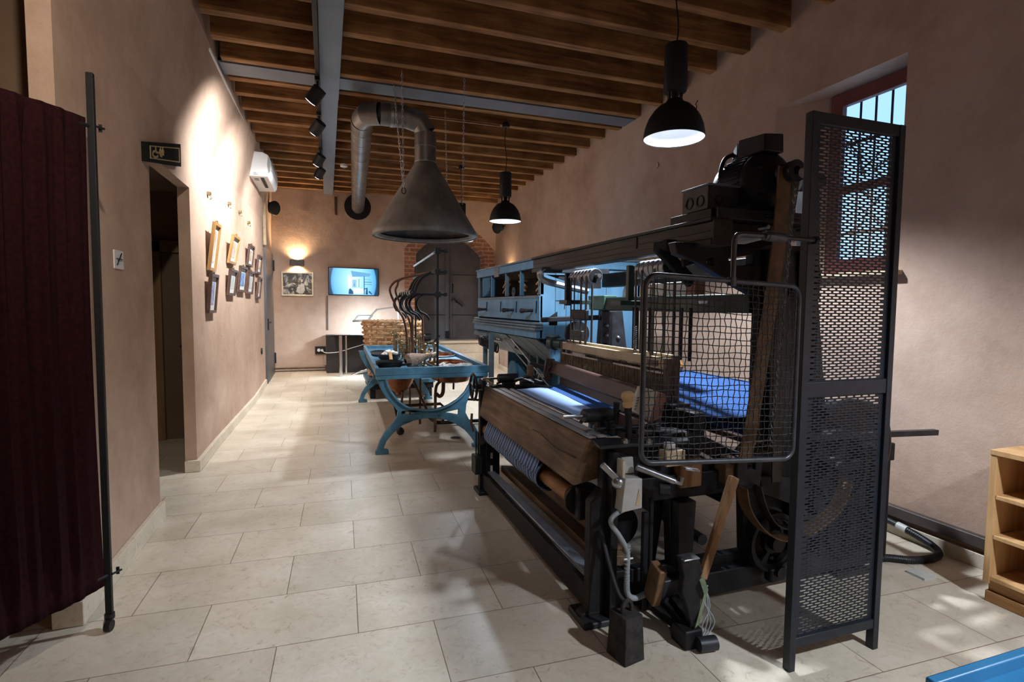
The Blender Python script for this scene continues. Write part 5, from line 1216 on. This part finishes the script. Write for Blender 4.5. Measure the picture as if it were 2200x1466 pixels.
# uprights and bars
PX = 1.062
MB().cyl((PX, 5.42, .80), (PX, 5.42, 2.02), .0125, n=12).build('front_post', IRON, BT)
MB().cyl((PX+.02, 6.98, .80), (PX+.02, 6.98, 1.98), .0115, n=12).build('back_post', IRON, BT)
for z in (2.0, 1.79, 1.565):
    m = MB().box(PX-.028, PX+.028, 5.39, 5.45, z-.03, z+.03); m.cyl((PX+.03, 5.42, z), (PX+.08, 5.42, z), .012); m.cyl((PX+.08, 5.40, z), (PX+.08, 5.44, z), .02)
    m.build('post_clamp', BLACK, BT, bev=.004)
MB().cyl((PX-.03, 5.42, 1.985), (PX, 6.95, 1.955), .014, n=12).build('top_rail', noisy('blue_light_rod_tint', (.20, .30, .42), (.30, .42, .55), 6, .25, .3), BT)  # bar coloured blue for the cool light falling on it
MB().cyl((PX-.02, 5.42, 1.80), (PX, 6.98, 1.80), .016, n=12).build('middle_rail', IRON2, BT)
MB().cyl((PX-.27, 5.42, 1.565), (PX+.03, 5.42, 1.565), .014, n=12).build('cross_arm', IRON, BT)
MB().cyl((PX-.24, 5.42, 1.565), (PX-.20, 6.95, 1.575), .014, n=12).build('thread_rail', STEEL, BT)
for i in range(12):
    y = 5.55+.11*i; MB().lathe([(.01, -.014), (.026, -.012), (.018, 0), (.026, .012), (.01, .014)], (PX-.235+.003*i, y, 1.585), (0, 1, 0), 12).build('thread_guide', STEEL if i % 2 else IRON, BT)
for i, (y, dx) in enumerate(((5.50, 0), (5.62, .02), (5.95, .0), (6.10, .02), (6.5, 0), (6.65, .01))):
    x = PX-.22+dx+(.10 if i % 2 else 0)
    MB().tube(smoothpath([(x, y, 1.57), (x-.065, y, 1.53), (x-.085, y, 1.46), (x-.05, y, 1.39), (x+.02, y, 1.35), (x+.055, y, 1.30)], 5), [.016]*15+[.012]*11, 8).build('hook_arm', BLACK, BT)
for i, y in enumerate((5.60, 5.8, 6.0)):
    MB().tube(smoothpath([(PX-.02, y, 1.80), (PX-.12, y+.05, 1.74), (PX-.17, y+.1, 1.65), (PX-.19, y+.1, 1.57)], 5), .017, 8).build('hook_arm', BLACK, BT)
for dx, dy in ((0, 0), (.075, .12)):
    MB().tube(smoothpath([(PX-.02, 5.75+dy, 1.80), (PX-.16, 5.95+dy, 1.78), (PX-.30+dx*.3, 6.1+dy, 1.735), (PX-.37+dx, 6.15+dy, 1.68), (PX-.385+dx, 6.2+dy, 1.60), (PX-.31+dx, 6.2+dy, 1.42), (PX-.24+dx, 6.2+dy, 1.30), (PX-.205+dx, 6.2+dy, 1.12), (PX-.20+dx, 6.2+dy, .85)], 6), .013, 8).build('steam_pipe', RUST, BT)
for x, y in ((.945, 6.3), (1.04, 6.9), (1.10, 6.5)):
    MB().cyl((x, y, .80), (x-.01, y, 1.36), .013, n=10).build('stand_pipe', RUST, BT)
# brass tap clusters
for i in range(20):
    x = .86+.24*(i % 3)/2+R.uniform(-.03, .03); y = 5.62+.10*i; h = R.uniform(.07, .24)
    c = MB().lathe([(.03, 0), (.03, .012), (.014, .02), (.014, h), (.026, h+.006), (.026, h+.03), (.012, h+.04), (0, h+.045)], (x, y, .80), (0, 0, 1), 14).build('tap_stem', BRASS, BT)
    m = MB().tube(smoothpath([(x, y, .80+h*.7), (x+.05, y, .81+h*.7), (x+.075, y, .79+h*.6)], 4), .009, 8); m.build('tap_spout', BRASS, c)
    m = MB().bar((x-.045, y, .845+h), (x+.045, y, .845+h), .012, .01); m.ball((x-.045, y, .845+h), .011, 8); m.ball((x+.045, y, .845+h), .011, 8); m.build('tap_handle', BRASS, c)
MB().cyl((.92, 5.6, .84), (1.0, 7.6, .84), .022, n=14).build('manifold_pipe', BRASS, BT)
# things lying on the bench
t = thing('cocoon_bowl', (.70, 6.6, .80), 'grey bowl heaped with white cocoons at left of the blue bench', 'bowl')
MB().lathe([(0, 0), (.10, 0), (.125, .02), (.135, .065), (.128, .065), (.118, .022), (0, .012)], (.70, 6.55, .802), (0, 0, 1), 32).build('bowl', IRON2, t)
m = MB()
for i in range(40):
    a = R.uniform(0, 2*PI); r = .10*math.sqrt(R.random()); m.ball((.70+r*math.cos(a), 6.55+r*math.sin(a), .865+.04*(1-r/.1)+R.uniform(-.01, .01)), .022, 7, (1.2, .9, .9))
m.build('cocoons', COCOON, t)['kind'] = 'stuff'
tag(MB().bar((.655, 5.95, .86), (.70, 6.45, .90), .035, .012).build('wooden_paddle', OAK, bev=.004), 'pale wooden paddle leaning on the bowl of cocoons', 'paddle')
t = thing('dark_pan', (.60, 5.62, .80), 'dark oval pan on the near left corner of blue bench', 'pan')
MB().lathe([(0, 0), (.11, 0), (.13, .03), (.14, .075), (.132, .075), (.12, .03), (0, .012)], (.60, 5.62, .803), (0, 0, 1), 32).build('pan_body', IRON, t)
MB().cyl((.70, 5.56, .84), (.80, 5.45, .86), .012).build('pan_handle', IRON, t)
t = thing('tool_tray', (.62, 7.3, .80), 'black oval shallow tray at the far left of blue bench', 'tray')
MB().prism(oval(.66, 7.25, .13, .36, 28, 2.2), 2, .802, .815).build('tray_base', IRON, t); MB().tube([(p[0], p[1], .822) for p in oval(.66, 7.25, .13, .36, 28, 2.2)], .009, 8, closed=True).build('tray_rim', IRON2, t)
t = thing('straw_brush', (.86, 5.65, .80), 'pale brown straw brush lying near front of blue bench', 'brush')
MB().lathe([(.03, 0), (.075, .03), (.07, .10), (.035, .22), (.028, .26), (.03, .30)], (.76, 5.58, .87), (.8, .25, .16), 18).build('bristles', noisy('straw_bristles', (.16, .10, .07), (.36, .26, .20), 50, .9, 0, .4), t)
MB().cyl((.99, 5.65, .915), (1.10, 5.69, .94), .018).build('brush_handle', PALEPLATE, t)

# basket on its low dark stand
t = thing('wicker_basket', (1.01, 8.95, .29), 'large round woven wicker basket behind the blue bench', 'basket')
def bpt(a, f, push): r = (.34+.115*f**.8)+push; return (1.01+r*math.cos(a), 8.95+r*math.sin(a), .295+.885*f)
m = MB(); rows = 13; st = 22
for j in range(rows):
    f = (j+.5)/rows; pts = []
    for k in range(st*2): a = 2*PI*k/(st*2); pts.append(bpt(a, f+R.uniform(-.003, .003), .026*(1 if ((k//2+j) % 2) else -1)*(1 if k % 2 == 0 else .15)))
    m.tube(pts, .0275, 6, closed=True)
m.build('woven_canes', WICKER, t)['kind'] = 'stuff'
m = MB()
for k in range(st): a = 2*PI*(k+.25)/st; m.tube([bpt(a, f, 0) for f in (0, .5, 1)], .020, 5)
m.build('upright_canes', WICKER, t)['kind'] = 'stuff'
for ph in (0, PI/9): MB().tube([(lambda q: (q[0], q[1], q[2]+.016*math.sin(18*2*PI*k/144+ph*9)))(bpt(2*PI*k/144, 1.0, .012*math.cos(18*2*PI*k/144+ph*9))) for k in range(144)], .019, 6, closed=True).build('braided_rim', WICKER, t)
MB().cyl((1.01, 8.95, .295), (1.01, 8.95, .31), .33, n=32).build('base', WICKER, t)
t = thing('low_stand', (1.09, 8.95, 0), 'low black wooden stand under the wicker basket', 'stand')
MB().box(.57, 1.62, 8.46, 9.42, .235, .29).build('top', BLUEP, t, bev=.004)
m = MB().box(.60, 1.60, 8.50, 9.38, .14, .235); m.build('body', BLACKMATT, t, bev=.004)
for x, y in ((.62, 8.52), (1.50, 8.52), (.62, 9.28), (1.50, 9.28)): MB().box(x, x+.08, y, y+.08, fz(y), .14).build('leg', BLACKMATT, t)
t = thing('small_machine', (1.92, 11.0, .71), 'small black iron roller machine on the stone step by the metal door', 'machine')
MB().cyl((1.84, 11.05, .80), (2.02, 11.05, .80), .075, n=24).build('roller', IRON, t); MB().box(1.80, 1.86, 10.99, 11.14, .46, .92).build('side_plate', IRON, t, bev=.01); MB().bar((1.83, 11.05, .90), (1.72, 11.05, 1.15), .02, .03).build('handle', IRON, t); MB().box(1.80, 2.06, 10.97, 11.14, .456, .70).build('base', IRON, t, bev=.01)
tag(MB().bar((2.08, 11.1, .67), (2.22, 11.1, .83), .03, .04).build('iron_wedge', IRON, bev=.004), 'short dark iron bar leaning beside the small black roller machine', 'iron bar')

# ================================================================== BLUE WOODEN CABINET MACHINE
t = BM = thing('cabinet_machine', (2.2, 5.35, 0), 'tall light blue wooden cabinet machine with dark windows, cranks and black doffer gears behind loom', 'machine')
X0, X1, Y0, Y1 = 1.76, 2.75, 4.36, 6.38
MB().box(X0-.02, X1, Y0-.02, Y1+.02, 1.79, 1.865).build('cornice', BLUEP2, BM, bev=.004)
MB().box(X0-.03, X1+.01, Y0-.03, Y1+.03, 1.865, 1.882).build('roof_board', BLUEGREY, BM, bev=.003)
MB().box(X0-.026, X0-.018, 5.50, 5.66, 1.765, 1.88).build('name_plate', noisy('worn_brass_plate', (.10, .10, .10), (.2, .19, .17), 40, .5, .5), BM)
# window posts and panes
for y in (Y0, 4.86, 5.31, 5.82, Y1-.05):
    MB().box(X0-.005, X0+.03, y, y+(.05 if y in (Y0, Y1-.05) else .026), 1.555, 1.79).build('window_post', BLUEP2 if y in (4.86, 5.82) else BLUEGREY, BM, bev=.002)
clear = g.copy(); clear.name = 'old_cabinet_glass'
for n_ in clear.node_tree.nodes:
    if n_.type == 'MIX_SHADER': n_.inputs[0].default_value = .012
MB().box(X0+.012, X0+.015, Y0+.05, Y1-.05, 1.555, 1.79).build('window_glass', clear, BM)
MB().box(X0+.50, X0+.52, Y0+.02, Y1-.02, 1.30, 1.79).build('dark_liner_back', BLACKMATT, BM)  # black liner panels added so the inside looks dark behind the glass
MB().box(X0+.02, X0+.50, Y1-.055, Y1-.03, 1.54, 1.79).build('dark_liner_side', BLACKMATT, BM)
MB().box(X0+.02, X0+.50, Y0+.03, Y0+.045, 1.54, 1.79).build('dark_liner_side', BLACKMATT, BM)
MB().box(X0+.02, X0+.50, Y0+.02, Y1-.02, 1.775, 1.79).build('dark_liner_top', BLACKMATT, BM)
MB().box(X0+.02, X0+.50, Y0+.02, Y1-.02, 1.54, 1.552).build('dark_liner_floor', BLACKMATT, BM)
for y, z, tl in ((4.62, 1.66, .4), (5.10, 1.70, -.3), (5.62, 1.67, .5)):
    for k in range(2): MB().bar((X0+.10, y-.11, z+.03-.06*k+tl*.1), (X0+.10, y+.07, z+.035-.06*k-tl*.1), .012, .035, (1, 0, 0)).build('inner_slat', OAK, BM)
    MB().bar((X0+.11, y+.06, z+.06), (X0+.11, y-.06, z-.10), .012, .016, (1, 0, 0)).build('inner_slat', OAK, BM)
for k in range(3): MB().bar((X0+.08+.02*k, 4.42, 1.76-.02*k), (X0+.08, 4.56+.03*k, 1.56), .012, .02, (1, 0, 0)).build('inner_slat', OAK, BM)
MB().lathe([(.02, 0), (.05, 0), (.05, .01), (.02, .01)], (X0+.1, 5.35, 1.60), (-1, 0, 0), 20).build('inner_gear', IRON2, BM)
# front lower panel with slots and crank handles
MB().box(X0-.01, X0+.02, Y0, Y1, 1.325, 1.545).build('front_panel', BLUEP2, BM, bev=.003)
MB().box(X0-.014, X0-.008, Y0+.02, Y1-.02, 1.525, 1.548).build('panel_bead', BLUEGREY, BM)
for y in (4.42, 4.95, 5.45, 5.98): MB().bar((X0-.0125, y, 1.50), (X0-.0125, y+.01, 1.39), .004, .012, (1, 0, 0)).build('slot', BLACK, BM)
for y in (4.52, 5.05, 6.0):
    c = MB().cyl((X0-.01, y, 1.415), (X0-.06, y+.02, 1.412), .014, n=10).build('crank_handle', BLACK, BM)
    MB().tube([(X0-.06, y+.01, 1.412), (X0-.075, y+.05, 1.412), (X0-.08, y+.10, 1.41)], [.016, .018, .024], 10).build('crank_grip', BLACK, c)
for z, d in ((1.30, .035), (1.275, .045), (1.25, .055)): MB().box(X0-d, X0+.02, Y0-.01, Y1+.08, z-.010, z+.010).build('moulding', BLUEGREY, BM, bev=.003)
MB().box(X0-.035, X0+.02, Y0, Y1+.08, 1.17, 1.245).build('apron', BLUEP2, BM, bev=.003)
# near side boarding
m_ = [(X0, 1.79), (X1, 1.79), (X1, .25), (2.30, .25), (2.30, .60), (2.14, .60), (2.14, 1.02), (1.97, 1.02), (1.86, 1.17), (X0, 1.17)]
MB().prism(m_, 1, Y0, Y0+.025).build('side_boards', BLUEP2, BM)
for x in (1.90, 2.005, 2.12, 2.25, 2.40): MB().box(x-.002, x+.002, Y0-.003, Y0, 1.03, 1.79).build('board_gap', noisy('deep_blue_gap', (.02, .06, .09), (.03, .08, .11), 9), BM)
m = MB(); m.box(1.905, 2.0, Y0-.003, Y0, 1.50, 1.506); m.box(1.985, 1.991, Y0-.003, Y0, 1.43, 1.506); m.build('board_gap', BLACK, BM)
MB().box(1.86, 2.02, Y0+.005, Y0+.023, .90, 1.16).build('lower_board', BLUEP2, BM)
MB().box(1.95, 2.08, Y0, Y0+.03, .35, .98).build('side_leg_board', BLUEP2, BM)
MB().prism(m_, 1, Y1-.025, Y1).build('far_side_boards', BLUEP2, BM)
MB().box(X1-.02, X1, Y0, Y1, .3, 1.79).build('back_boards', BLUEP2, BM)
MB().box(1.80, 1.92, Y0-.03, Y0-.01, 1.19, 1.215).build('side_cleat', BLUEGREY, BM)
# hopper boards sloping in below
for a, b in ((4.40, 5.22), (5.27, 6.34)):
    n = 3
    for i in range(n):
        y0_ = a+(b-a)*i/n; y1_ = a+(b-a)*(i+1)/n-.012
        MB().hexa([(X0-.02, y0_, 1.16), (X0-.005, y0_, 1.165), (X0-.005, y1_, 1.165), (X0-.02, y1_, 1.16)], [(2.02, y0_-.02, .92), (2.035, y0_-.02, .925), (2.035, y1_-.02, .925), (2.02, y1_-.02, .92)]).build('hopper_board', BLUEGREY, BM)
# legs and lattice
for (x, y) in ((1.66, 5.56), (1.98, 5.18), (1.98, 4.95), (2.25, 4.60), (2.3, 4.42), (1.85, 6.45), (2.3, 6.3)):
    MB().box(x, x+.05, y, y+.05, fz(y), 1.12 if x > 1.7 else 1.16).build('leg', BLUEGREY, BM, bev=.003)
MB().tube(smoothpath([(1.86, 5.3, 1.04), (1.97, 5.25, .97), (2.0, 5.2, .82), (2.0, 5.2, .4)], 5), .03, 8).build('curved_leg', BLUEGREY, BM)
for q in (((1.78, 5.2, 1.12), (2.0, 4.5, .62)), ((1.80, 5.5, 1.10), (2.02, 5.0, .70)), ((2.0, 5.15, 1.05), (2.35, 4.45, .72))): MB().cyl(q[0], q[1], .007, n=8).build('tie_rod', STEEL, BM)
MB().hexa([(1.72, 6.45, 1.10), (1.80, 6.45, 1.12), (1.80, 5.9, 1.12), (1.72, 5.9, 1.10)], [(1.72, 6.45, 1.14), (1.80, 6.45, 1.18), (1.80, 5.9, 1.18), (1.72, 5.9, 1.14)]).build('lattice_rail', BLUEGREY, BM, bev=.004)
for i in range(11):
    y = 5.75+.07*i; z = .98+.004*i
    MB().tube([(1.80, y+.05*math.cos(u), z+.05*math.sin(u)) for u in [2*PI*k/18 for k in range(18)]], .009, 6, closed=True).build('lattice_ring', BLACK, BM)
    MB().ball((1.84, y, 1.075), .028, 8).build('spool', STEEL, BM)
MB().cyl((1.95, 5.6, .72), (2.2, 5.6, .72), .10, n=24).build('lower_drum', BLUEP, BM); MB().cyl((1.93, 5.6, .72), (1.95, 5.6, .72), .13, n=24).build('drum_flange', BLUEP, BM)

# ================================================================== DESK AT THE BACK
t = thing('black_cabinet', (.35, 11.05, .14), 'low black cabinet against the back wall below the television', 'cabinet')
MB().box(-.025, 1.30, 10.92, 11.20, .135, .84).build('carcass', noisy('black_brown_board', (.012, .009, .009), (.02, .015, .014), 6, .45), t, bev=.003)
MB().box(-.03, 1.305, 10.90, 11.21, .84, .862).build('top_board', BLACK, t, bev=.002)
t = thing('glass_desk', (.6, 10.55, .11), 'dark glass topped desk with chrome legs in front of the black cabinet', 'desk')
MB().box(.13, 1.45, 10.42, 10.89, .880, .895).build('table_top', DARKGLASS, t, bev=.003)
for x, y in ((.235, 10.55), (.34, 10.80), (1.35, 10.55)): MB().cyl((x, y, fz(y)), (x, y, .880), .030 if y < 10.7 else .02, n=20).build('leg', CHROME, t)
MB().cyl((.76, 10.75, .14), (.76, 10.75, .88), .022, n=20).build('leg', CHROME, t)
MB().prism([(.40, .115), (.44, .12), (.60, .19), (.70, .215), (1.02, .215), (1.02, .18), (.72, .175), (.62, .15), (.46, .105)], 1, 10.68, 10.76).build('chrome_foot', CHROME, t, bev=.006)
ML = t = thing('magnifier_lamp', (1.1, 10.7, .9), 'white lit magnifier lamp on jointed arm over the glass desk', 'desk lamp')
ex, ey = V((.28, .02, .004)), V((.10, .20, .10)); oo = V((.44, 10.25, 1.155)); nn = ex.cross(ey).normalized()
def LP(u, v, d=0): return oo+ex*u+ey*v+nn*d
def quad(us, d0, d1): return MB().hexa([LP(*q, d0) for q in us], [LP(*q, d1) for q in us])
hd = MB()
for us in (((0, 0), (1, 0), (.86, .2), (.14, .2)), ((.86, .2), (1, 0), (1, 1), (.86, .8)), ((.14, .8), (.86, .8), (1, 1), (0, 1)), ((0, 0), (.14, .2), (.14, .8), (0, 1))):
    hd.hexa([LP(*q, -.02) for q in us], [LP(*q, .012) for q in us])
hd.build('lamp_head', WHITEP, t, bev=.004)
quad(((.14, .2), (.86, .2), (.86, .8), (.14, .8)), -.008, .0).build('lit_lens', MAGON, t)
MB().tube([(.78, 10.42, 1.25), (.84, 10.46, 1.31), (.90, 10.48, 1.375)], .016).build('joint', WHITEP, t)
MB().bar((.88, 10.48, 1.365), (1.30, 10.55, 1.425), .03, .028).build('upper_arm', WHITEP, t, bev=.005)
MB().bar((1.30, 10.55, 1.425), (1.33, 10.70, .90), .03, .028).build('lower_arm', WHITEP, t, bev=.005)
MB().cyl((1.34, 10.70, .895), (1.34, 10.70, .93), .05, n=20).build('clamp_base', WHITEP, t)
light('magnifier_light', 'AREA', (.62, 10.36, 1.15), 24, (.74, .88, 1.0), (.62+.25, 10.36+.60, 1.15-.65), size=.14)
for i, (x, y, rz_) in enumerate(((.50, 10.6, .2), (.66, 10.72, -.1), (.86, 10.6, .35), (.30, 10.98, 0))):
    z = .896 if i < 3 else .863; c, s = math.cos(rz_)*.10, math.sin(rz_)*.10
    lb = ('white paper sheet at left on the glass desk', 'white paper sheet at the back of the glass desk', 'white paper sheet under the magnifier lamp', 'pale paper sheet on top of the black cabinet')[i]
    tag(MB().hexa([(x-c+s*.7, y-s-c*.7, z), (x+c+s*.7, y+s-c*.7, z), (x+c-s*.7, y+s+c*.7, z), (x-c-s*.7, y-s+c*.7, z)], [(x-c+s*.7, y-s-c*.7, z+.004), (x+c+s*.7, y+s-c*.7, z+.004), (x+c-s*.7, y+s+c*.7, z+.004), (x-c-s*.7, y-s+c*.7, z+.004)]).build('paper_sheet', PAPER), lb, 'paper', 'papers on the desk')
t = thing('power_socket', (-.14, YB, .56), 'dark wall socket box with a white plug beside the black cabinet', 'socket')
MB().box(-.23, -.03, YB-.05, YB, .48, .63).build('box', BLACK, t, bev=.006); MB().cyl((-.16, YB-.05, .56), (-.16, YB-.12, .56), .03, n=16).build('plug', WHITEP, t); MB().cyl((-.10, YB-.05, .555), (-.10, YB-.11, .555), .025, n=16).build('plug', WHITEP, t)
MB().tube(smoothpath([(-.10, YB-.11, .55), (-.02, 10.86, .53), (.20, 10.84, .545), (.45, 10.84, .62), (.75, 10.83, .72), (.90, 10.8, .87)], 6), .008, 6).build('power_cord', WHITEP, ML)

# ================================================================== LEFT CURTAIN SCREEN
t = thing('curtain_screen', (-.93, 2.77, 0), 'dark maroon gathered curtain on a thin black wheeled frame at left', 'curtain')
PC = V((-.930, 2.77, 0)); DC = V((-.185, -.268, 0)).normalized(); NC = V((-DC.y, DC.x, 0))
MB().bar((-.926, 2.77, 2.41), (-.934, 2.77, .055), .026, .022, (0, 1, 0)).build('post', BLACK, t, bev=.002)
P2 = PC+DC*1.5
MB().bar((P2.x, P2.y, 2.41), (P2.x, P2.y, .055), .026, .022, (0, 1, 0)).build('post', BLACK, t)
for z in (2.19, .245): MB().cyl(PC+V((0, 0, z)), P2+V((0, 0, z)), .008, n=10).build('curtain_rod', BLACK, t)
for z in (2.195, .245):
    m = MB().cyl(PC+V((.01, 0, z))-DC*.0, PC-DC*.045+V((.01, 0, z)), .005, n=8); m.bar(PC-DC*.04+V((0, 0, z-.016)), PC-DC*.04+V((0, 0, z+.016)), .006, .012, (1, 0, 0)); m.build('wing_screw', BLACK, t)
for q in (PC, P2):
    MB().cyl((q.x-.004, q.y, .045), (q.x-.004, q.y, .068), .020, n=14).build('caster_collar', IRON2, t)
    w_ = MB().cyl((q.x-.012, q.y-.022, .024), (q.x+.012, q.y-.026, .024), .024, n=20).build('caster_wheel', IRON, t)
    MB().box(q.x-.018, q.x-.013, q.y-.035, q.y+.01, .02, .05).build('caster_fork', STEEL, t)
folds = [(R.uniform(.7, 1.4), R.uniform(0, 6)) for _ in range(6)]
def curt(u, v):      # u along, v up
    s = .022+1.42*u; z = .205+2.015*v
    f = math.sin(s*95+1.4*math.sin(s*13))*.015+math.sin(s*41+.7)*.012+math.sin(s*190+v*2+2*math.sin(s*23))*.005
    tight = min(1, (1-v)*9+.25)*min(1, v*7+.25)
    inw = .012*math.sin(PI*v)*(1-u)
    if v < .04: f += .003*math.sin(s*220)
    q = PC+DC*(s+inw)+NC*((.021+f*tight)*min(1, u*12)); return (q.x, q.y, z+0)
MB().grid(curt, 260, 44).build('curtain', MAROON, t, solid=.003)

# ================================================================== RIGHT SIDE
t = thing('open_shelf', (3.27, 1.2, 0), 'light oak open shelf cabinet standing against right wall', 'shelf')
xf, xk, ya, yb = 3.085, 3.43, .10, 1.70
MB().box(xf, xk, yb-.028, yb, .10, .765).build('side_panel', OAK, t, bev=.002)
MB().box(xf, xk, ya, ya+.028, .10, .765).build('side_panel', OAK, t, bev=.002)
MB().box(xf, xk, .90, .925, .12, .745).build('divider', OAK, t)
MB().box(xf-.004, xk, ya, yb, .742, .768).build('top', OAK, t, bev=.002)
for z in (.135, .345, .545): MB().box(xf+.004, xk, ya+.028, yb-.028, z-.020, z).build('shelf_board', OAK, t, bev=.002)
MB().box(xk-.01, xk, ya, yb, .12, .75).build('back_panel', OAK, t)
MB().box(xf+.03, xk, ya+.01, yb-.01, .055, .115).build('plinth_upper', ROLLWOOD, t, bev=.004); MB().box(xf+.015, xk, ya+.005, yb-.005, 0, .055).build('plinth', ROLLWOOD, t, bev=.004)

t = thing('blue_table', (1.9, .4, 0), 'bright blue table corner with raised rim at bottom right of the view', 'table')
BLUET = noisy('bright_blue_paint', (.02, .16, .34), (.03, .20, .40), 6, .4)
MB().box(1.17, 2.45, -.25, .70, .655, .672).build('table_top', BLUET, t)
MB().box(1.150, 2.47, .70, .722, .62, .70).build('rim', BLUET, t, bev=.004); MB().box(1.150, 1.172, -.27, .70, .62, .70).build('rim', BLUET, t, bev=.004); MB().box(2.448, 2.47, -.27, .70, .62, .70).build('rim', BLUET, t, bev=.004); MB().box(1.172, 2.448, -.27, -.248, .62, .70).build('rim', BLUET, t, bev=.004)
for x, y in ((1.22, .58), (2.36, .58), (1.22, -.2), (2.36, -.2)): MB().box(x, x+.05, y, y+.05, 0, .655).build('leg', BLUET, t, bev=.003)

hp = smoothpath([(2.70, 2.20, .025), (3.0, 2.155, .022), (3.15, 2.075, .022), (3.30, 2.06, .022), (3.395, 2.10, .025), (3.42, 2.19, .05), (3.42, 2.40, .085), (3.415, 2.75, .10), (3.415, 3.4, .10), (3.415, 4.2, .10)], 8)
t = thing('floor_hose', (3.2, 2.1, 0), 'dark ribbed hose looping on floor beside right wall behind the screen', 'hose')
MB().tube(hp, .019, 12).build('tube', PLASTGREY if False else IRON2, t)
m = MB()
for p, q in zip(hp[:48], hp[1:48]):
    for f in (0, .5):
        d = (q-p).normalized(); c = p.lerp(q, f); m.cyl(c-d*.003, c+d*.003, .0215, n=10)
m.build('ribs', IRON2, t)['kind'] = 'stuff'
MB().cyl((3.42, 2.30, .072), (3.42, 2.36, .08), .024, n=12).build('white_collar', GREYP, t)
tag(B(3.01, 3.10, 1.92, 2.02, .0, .012).build('floor_tile_scrap', GREYP), 'small pale flat scrap lying on floor behind the perforated screen', 'scrap')
tag(MB().lathe([(0, 0), (.055, 0), (.055, .004), (.035, .004), (.035, .002), (0, .002)], (1.32, 5.72, .0), (0, 0, 1), 24).build('floor_drain', IRON2), 'small round dark floor drain beneath the blue bench', 'drain')
